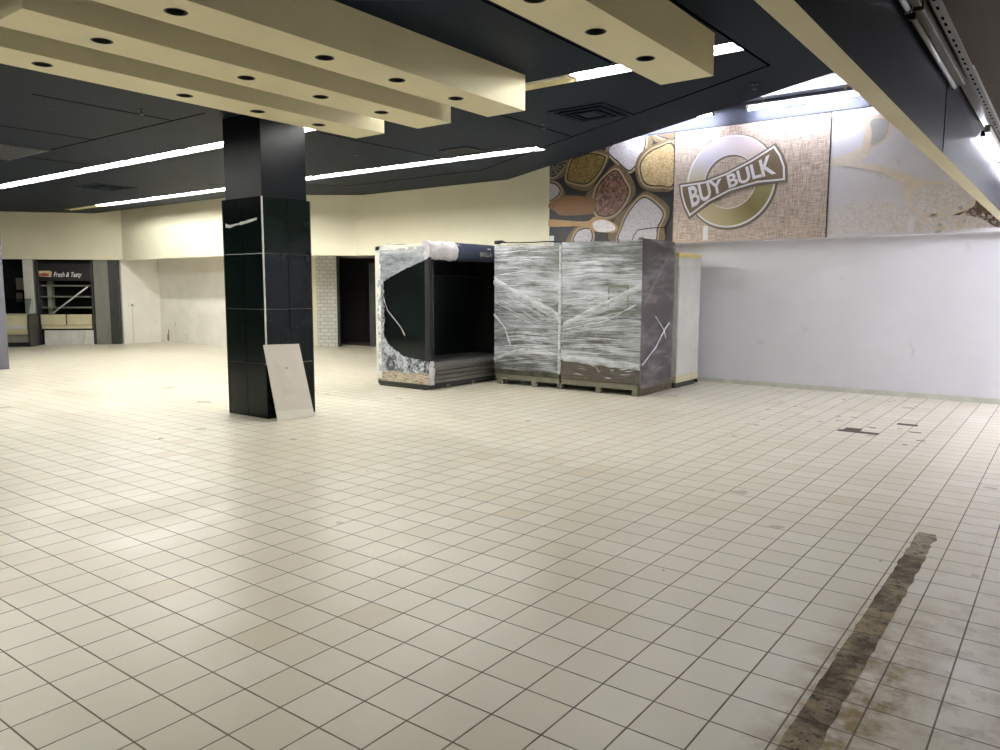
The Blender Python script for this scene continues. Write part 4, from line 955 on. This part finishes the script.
# canopy roll: crumpled near end, blue beyond
def roll(y0, y1, name, mat, lab, wob):
    m = MB(); n = 26; L = 18; rings = []
    for i in range(L + 1):
        y = y0 + (y1 - y0) * i / L; ring_ = []
        for j in range(n):
            a = 2 * math.pi * j / n; r = .145 * (1 + wob * noise.noise((math.cos(a) * 2, math.sin(a) * 2, y * 8)))
            ring_.append(m.bm.verts.new((fx1 - .07 + r * .62 * math.cos(a), y, 2.205 + r * math.sin(a))))
        rings.append(ring_)
    for a, b in zip(rings, rings[1:]):
        for j in range(n): f = m.bm.faces.new((a[j], b[j], b[(j + 1) % n], a[(j + 1) % n])); f.smooth = True
    m.bm.faces.new(rings[0]); m.bm.faces.new(rings[-1])
    return tag(m.build(name, mat, t, F), lab)
roll(fy0 - .01, 9.58, 'canopy_wrap', 'crumpled_white_film', 'crumpled white film around the canopy end', .22)
roll(9.58, fy1, 'canopy', 'canopy_blue', 'dark blue rounded canopy', .0)
me = text_mesh('BRILLA', 0.01); bm = bmesh.new(); bm.from_mesh(me); bpy.data.meshes.remove(me)
for v in bm.verts: v.co = (fx1 + .0215, 10.14 + v.co.x * .105 * 1.02, 2.145 + v.co.y * .1)
mm = MB(); mm.bm.free(); mm.bm = bm; tag(mm.build('lettering', 'pale_grout', t, F), 'faint pale lettering')
m = MB(); m.box(fx1 + .005, fx1 + .018, 10.36, 10.44, 2.262, 2.285, bev=.003); m.build('badge', 'white_trim', t, F)
# film on the glass end: top triangle, left edge, lower curtain
def film_patch(poly, name, mat, y, seed=0):
    """poly: (x, z) outline on the end face, filled with a rumpled grid"""
    xs_ = [p[0] for p in poly]; zs_ = [p[1] for p in poly]; nx, nz = 26, 40
    def inside(x, z):
        c_ = False
        for i in range(len(poly)):
            (a, b), (e, f) = poly[i - 1], poly[i]
            if (b > z) != (f > z) and x < (e - a) * (z - b) / (f - b) + a: c_ = not c_
        return c_
    m = MB(); V = {}
    X0, X1, Z0, Z1 = min(xs_), max(xs_), min(zs_), max(zs_)
    def vert(i, k):
        if (i, k) not in V:
            x, z = X0 + (X1 - X0) * i / nx, Z0 + (Z1 - Z0) * k / nz
            V[(i, k)] = m.bm.verts.new((x, y - .012 - .02 * (noise.noise((x * 11 + seed, 0, z * 11)) + .6 * noise.noise((x * 30, seed, z * 30))), z))
        return V[(i, k)]
    for i in range(nx):
        for k in range(nz):
            if inside(X0 + (X1 - X0) * (i + .5) / nx, Z0 + (Z1 - Z0) * (k + .5) / nz):
                f = m.bm.faces.new((vert(i, k), vert(i + 1, k), vert(i + 1, k + 1), vert(i, k + 1))); f.smooth = True
    return m.build(name, mat, t, F)
film_patch([(fx0 + .1, 2.24), (fx1 - .08, 2.26), (fx1 - .08, 2.05), (fx0 + .5, 1.86), (fx0 + .2, 1.72), (fx0 + .1, 1.68)], 'film_top', 'stretch_film_white', fy0)
film_patch([(fx0 + .08, 1.74), (fx0 + .19, 1.74), (fx0 + .21, 1.3), (fx0 + .18, .8), (fx0 + .2, .25), (fx0 + .05, .25), (fx0 + .04, 1.7)], 'film_edge', 'film_mottled', fy0, 4)
film_patch([(fx0 + .14, .88), (fx0 + .3, .68), (fx0 + .62, .52), (fx1 - .03, .46), (fx1 - .03, .26), (fx0 + .14, .25)], 'film_low', 'film_mottled', fy0, 8)
film_patch([(fx0 + .07, .47), (fx1 - .03, .47), (fx1 - .03, 2.2), (fx0 + .07, 2.2)], 'film_clear', 'film_faint', fy0 - .0, 2)
m = MB(); pth = [(fx0 + .17, 1.5), (fx0 + .28, 1.25), (fx0 + .45, 1.1), (fx0 + .58, .98), (fx0 + .66, .86)]
m.tube([(x, fy0 - .02, z) for x, z in pth], [.004, .006, .008, .006, .012], seg=6); m.build('film_thread', 'crumpled_white_film', t, F)
m = MB(); pth = [(fx0 + .22, 2.05), (fx0 + .26, 1.7), (fx0 + .36, 1.35), (fx0 + .55, 1.15), (fx0 + .72, 1.2), (fx0 + .78, 1.35)]
m.tube([(x, fy0 + .12, z) for x, z in pth], .009, seg=6); m.build('inner_cable', 'cable_black', t, F)
# rag of film hanging over the bumper corner
m = MB(); rows = []
for i in range(12):
    k = i / 11; z = .47 - k * .38; w0 = .045 + .02 * math.sin(k * 5) + .03 * k
    rows.append([m.bm.verts.new((fx1 + .035 + .012 * noise.noise((c_ * 3, z * 14, 1)) - .02 * abs(c_), fy0 + .03 + c_ * w0 + .01 * noise.noise((z * 9, c_, 5)), z)) for c_ in (-1, -.6, -.2, .2, .6, 1)])
for a, b in zip(rows, rows[1:]):
    for j in range(5): f = m.bm.faces.new((a[j], b[j], b[j + 1], a[j + 1])); f.smooth = True
m.build('film_rag', 'crumpled_white_film', t, F)
for y in (9.35, 10.0, 10.7):
    m = MB(); m.box(fx1 - .14, fx1 - .04, y, y + .08, 0.0, .06, bev=.005); m.build('foot', 'pallet_grey', t, F)
t2 = thing('loose_cable', 'flat black cable coil lying on the open fridge roof', 'cable', (-8.85, 9.1, 2.30))
m = MB(); m.tube([(-8.95 + .22 * math.cos(a * .7), 9.12 + .07 * math.sin(a * .7), 2.305 + .006 * (a % 3)) for a in range(22)], .012, seg=6); m.build('coil', 'cable_black', t2, at(t2))
# ================================================================== WHITE CABINET BEHIND
t = thing('white_cabinet', 'tall narrow-looking white cabinet between the wrapped fridges and the grey wall', 'cabinet', (-5.6, 12.05, 0))
F = at(t)
m = MB(); m.box(-6.1, -5.13, 11.56, 12.46, .09, 2.12, bev=.012); m.build('body', 'fridge_white', t, F)
m = MB(); m.box(-5.14, -5.11, 11.56, 12.45, .2, 2.12, bev=.004); m.box(-5.115, -5.10, 11.58, 12.43, .24, 1.98, bev=.003); m.build('side_panel', 'old_white_panel', t, F)
m = MB(); m.box(-6.1, -5.10, 11.55, 12.46, 2.12, 2.19, bev=.006); tag(m.build('top_trim', 'yellow_strip', t, F), 'yellowed top strip')
m = MB(); m.box(-6.1, -5.10, 11.55, 12.46, .09, .2, bev=.006); tag(m.build('lower_trim', 'ivory_plastic', t, F), 'yellowed lower strip')
m = MB(); m.box(-6.05, -5.15, 11.6, 12.42, 0, .09); m.build('plinth', 'dark_steel', t, F)
m = MB(); m.box(-5.13, -5.08, 12.36, 12.40, .03, .09, bev=.004); m.build('bracket', 'black_paint', t, F)
# ================================================================== FAR LEFT: FRUIT CABINET AND COUNTER
DIR = Vector((-.66, -.75)).normalized(); RZ = math.atan2(DIR.y, DIR.x); R0 = Vector((-22.0, 11.02))
def far(tt, out=0.0):
    n = Vector((-DIR.y, DIR.x)); p = R0 + DIR * tt + n * out; return (p.x, p.y, 0)
t = thing('fruit_cabinet', 'dark refrigerated fruit cabinet with shelves and a Fresh & Tasty header', 'display cabinet', far(.64), RZ)
W_ = 1.76; t.scale = (.83, 1, 1)
m = MB(); m.box(0, W_, -.9, -.84, 0, 2.35); m.box(0, W_, -.84, -.1, 2.28, 2.35); m.box(.02, W_ - .02, -.84, -.1, .42, .5); m.build('carcass', 'void_black', t)
for x in (0, W_ - .07):
    m = MB(); m.box(x, x + .07, -.84, .0, 0, 2.35, bev=.006); m.build('side_frame', 'dark_steel', t)
m = MB(); m.box(.07, W_ - .07, -.12, -.03, 1.80, 2.28, bev=.004); m.build('header', 'black_paint', t)
me = text_mesh('Fresh & Tasty', 0.012, 0.35); bm = bmesh.new(); bm.from_mesh(me); bpy.data.meshes.remove(me)
xa = min(v.co.x for v in bm.verts); xb = max(v.co.x for v in bm.verts)
for v in bm.verts: v.co = (1.22 - .88 * (v.co.x - xa) / (xb - xa), -.026, 1.92 + v.co.y * .19)
mm = MB(); mm.bm.free(); mm.bm = bm; tag(mm.build('lettering', 'print_white', t), 'white script lettering')
m = MB(); m.face([(1.66, -.028, 1.93), (1.30, -.028, 1.91), (1.26, -.028, 2.05), (1.34, -.028, 2.09), (1.68, -.028, 2.08)], 'cardboard_tan'); m.face([(1.64, -.026, 1.94), (1.38, -.026, 1.93), (1.36, -.026, 2.0), (1.52, -.026, 2.03), (1.66, -.026, 2.0)], 'rust_red')
tag(m.build('fruit_picture', None, t), 'red and cream fruit picture')
for z in (1.04, 1.35, 1.66):
    m = MB(); m.box(.07, W_ - .07, -.82, -.2, z, z + .015); m.box(.07, W_ - .07, -.2, -.17, z - .012, z + .03, bev=.003); m.build('shelf', 'shelf_edge', t)
for a, b_, e, f in ((.09, .86, .56, .86), (.90, W_ - .09, .56, .86), (.09, W_ - .09, .45, .555)):
    m = MB(); m.box(a, b_, -.02, .05 if e > .5 else .02, e, f, bev=.015); m.build('bumper', 'ivory_plastic', t)
m = MB(); n = 24; rows = []
for i in range(n + 1):
    x = .06 + (1.60 - .06) * i / n
    rows.append([m.bm.verts.new((x, -.0 + .03 * abs(noise.noise((x * 3.5 + z * 2, z * 3, 0))), z)) for z in [.41 * j / 8 for j in range(9)]])
for a, b in zip(rows, rows[1:]):
    for j in range(8): m.bm.faces.new((a[j], b[j], b[j + 1], a[j + 1]))
tag(m.build('kick_panel', 'old_white_panel', t), 'crumpled pale lower panel')
m = MB(); m.box(1.45, 1.6, -.6, -.4, .87, 1.8); m.build('divider', 'pale_grout', t)
o = MB(); o.tube([(1.10, .03, .87), (.12, .03, 1.64)], .022, seg=4); o = o.build('diagonal_bar', 'white_trim'); o.location = far(.64, .03); o.rotation_euler = (0, 0, RZ)
tag(o, 'pale bar leaning diagonally across the fruit cabinet shelves', 'bar')
def fbox(name, x0, x1, y0, y1, z0, z1, mat, lab=None, cat=None, bev=.004, kind=None):
    m = MB(); m.box(x0, x1, y0, y1, z0, z1, bev=bev); o = m.build(name, mat); o.location = far(0); o.rotation_euler = (0, 0, RZ)
    return tag(o, lab, cat, kind=kind)
fbox('trim_4', -.03, .22, -.5, .02, 0, 2.4, 'dark_steel', 'dark post at the alcove corner', kind='structure')
fbox('trim_5', .22, .62, -.5, -.02, 0, 2.4, 'grey_panel', 'grey infill panel beside the fruit cabinet', kind='structure')
fbox('trim_6', 2.17, 2.42, -.3, .0, 0, 2.4, 'old_white_panel', 'pale narrow post left of the fruit cabinet', kind='structure')
t = thing('serve_over_counter', 'low serve-over counter with ivory front and pale rail, left of the fruit cabinet', 'counter', far(2.10, .75), RZ)
x0, x1 = 0.02, 2.3
m = MB(); m.polyx([(-.7, .34), (.0, .34), (.04, .45), (.04, .6), (-.02, .84), (-.1, .9), (-.7, .9)], x0, x1); m.build('body', 'ivory_plastic', t)
m = MB(); m.box(x0, x1, .035, .075, .50, .58, bev=.012); tag(m.build('front_rail', 'white_trim', t), 'white front rail')
m = MB(); m.box(x0, x1, -.6, -.03, .12, .36, bev=.004); m.build('lower_panel', 'grey_panel', t)
m = MB(); m.box(x0, x1, -.6, -.06, 0, .12); m.box(x0, x1, -.62, .0, .34, .46, bev=.003); m.build('kick', 'void_black', t)
m = MB(); m.polyx([(-.68, .0), (.0, .0), (.06, .5), (.04, .86), (-.04, .9), (-.68, .9)], -.04, .0); m.build('end_cheek', 'dark_steel', t)
m = MB(); m.polyx([(-.1, .9), (-.115, .9), (-.4, 1.3), (-.39, 1.31)], x0, x1); m.build('glass', 'dark_end_glass', t)
for k, (x, z, w0, h) in enumerate(((2.62, 1.55, .22, .34), (2.70, 1.2, .16, .26))):
    fbox('wall_notice', x, x + w0, -.62, -.61, z, z + h, 'grey_panel', ['pale notice in the dark opening at far left, upper one', 'pale notice in the dark opening at far left, lower one'][k], 'notice', bev=.001)
t = thing('wall_socket', 'small white wall socket on the left alcove wall', 'socket', (-22.0, 11.42, 1.05))
m = MB(); m.box(-.0, .02, -.1, .1, 0, .12, bev=.004); m.build('plate', 'socket_white', t)
m = MB(); m.box(.018, .026, -.03, .03, .035, .085, bev=.003); m.build('switch', 'grey_panel', t)
m = MB(); m.tube([(-21.988, 11.42, .0), (-21.988, 11.42, 1.04)], .012, seg=6); tag(m.build('conduit', 'alcove_white_paint'), 'thin white conduit running down below the wall socket', 'conduit')
for (y, z, w0, h) in ((0.0, .0, .10, .28), (.03, .1, .05, .34), (.42, .5, .03, .09), (-.5, 0, .3, .04)):
    m = MB(); n = 14
    m.face([(-21.62 + y + w0 * math.cos(2 * math.pi * i / n) * (.7 + .5 * noise.noise((i * 1.3, w0 * 9, 2))), 12.2785, max(.002, z + h * (.5 + .5 * math.sin(2 * math.pi * i / n) * (.8 + .4 * noise.noise((i, z * 5, 7)))))) for i in range(n)])
    tag(m.build('peeled_stain', 'stain_brown'), kind='structure')
# pieces that belong to a part rather than to the whole thing
def hang(thing_name, part, children):
    for th in [o for o in COL.objects if o.name.split('.')[0] == thing_name and o.parent is None]:
        ps = [o for o in COL.objects if o.parent == th and o.name.split('.')[0] == part]
        for o in list(COL.objects):
            if ps and o.parent == th and o.name.split('.')[0] in children: o.parent = ps[0]
hang('sign_panel', 'banner', ('lettering', 'banner_outline', 'banner_shadow'))
hang('sign_panel', 'logo_ring', ('ring_outline', 'ring_shadow'))
hang('open_display_fridge', 'canopy', ('lettering', 'badge'))
hang('open_display_fridge', 'end_glass', ('film_top', 'film_edge', 'film_low', 'film_clear', 'film_thread'))
hang('fruit_cabinet', 'header', ('lettering', 'fruit_picture'))
hang('wrapped_display_fridge', 'stretch_film', ('film_band', 'film_seam', 'film_wisps', 'paper_frame'))
hang('wall_socket', 'plate', ('switch',))
# remove unused builder sources
for s in (lit0, un0, bl, bu, bm_, bs_): assert s in used
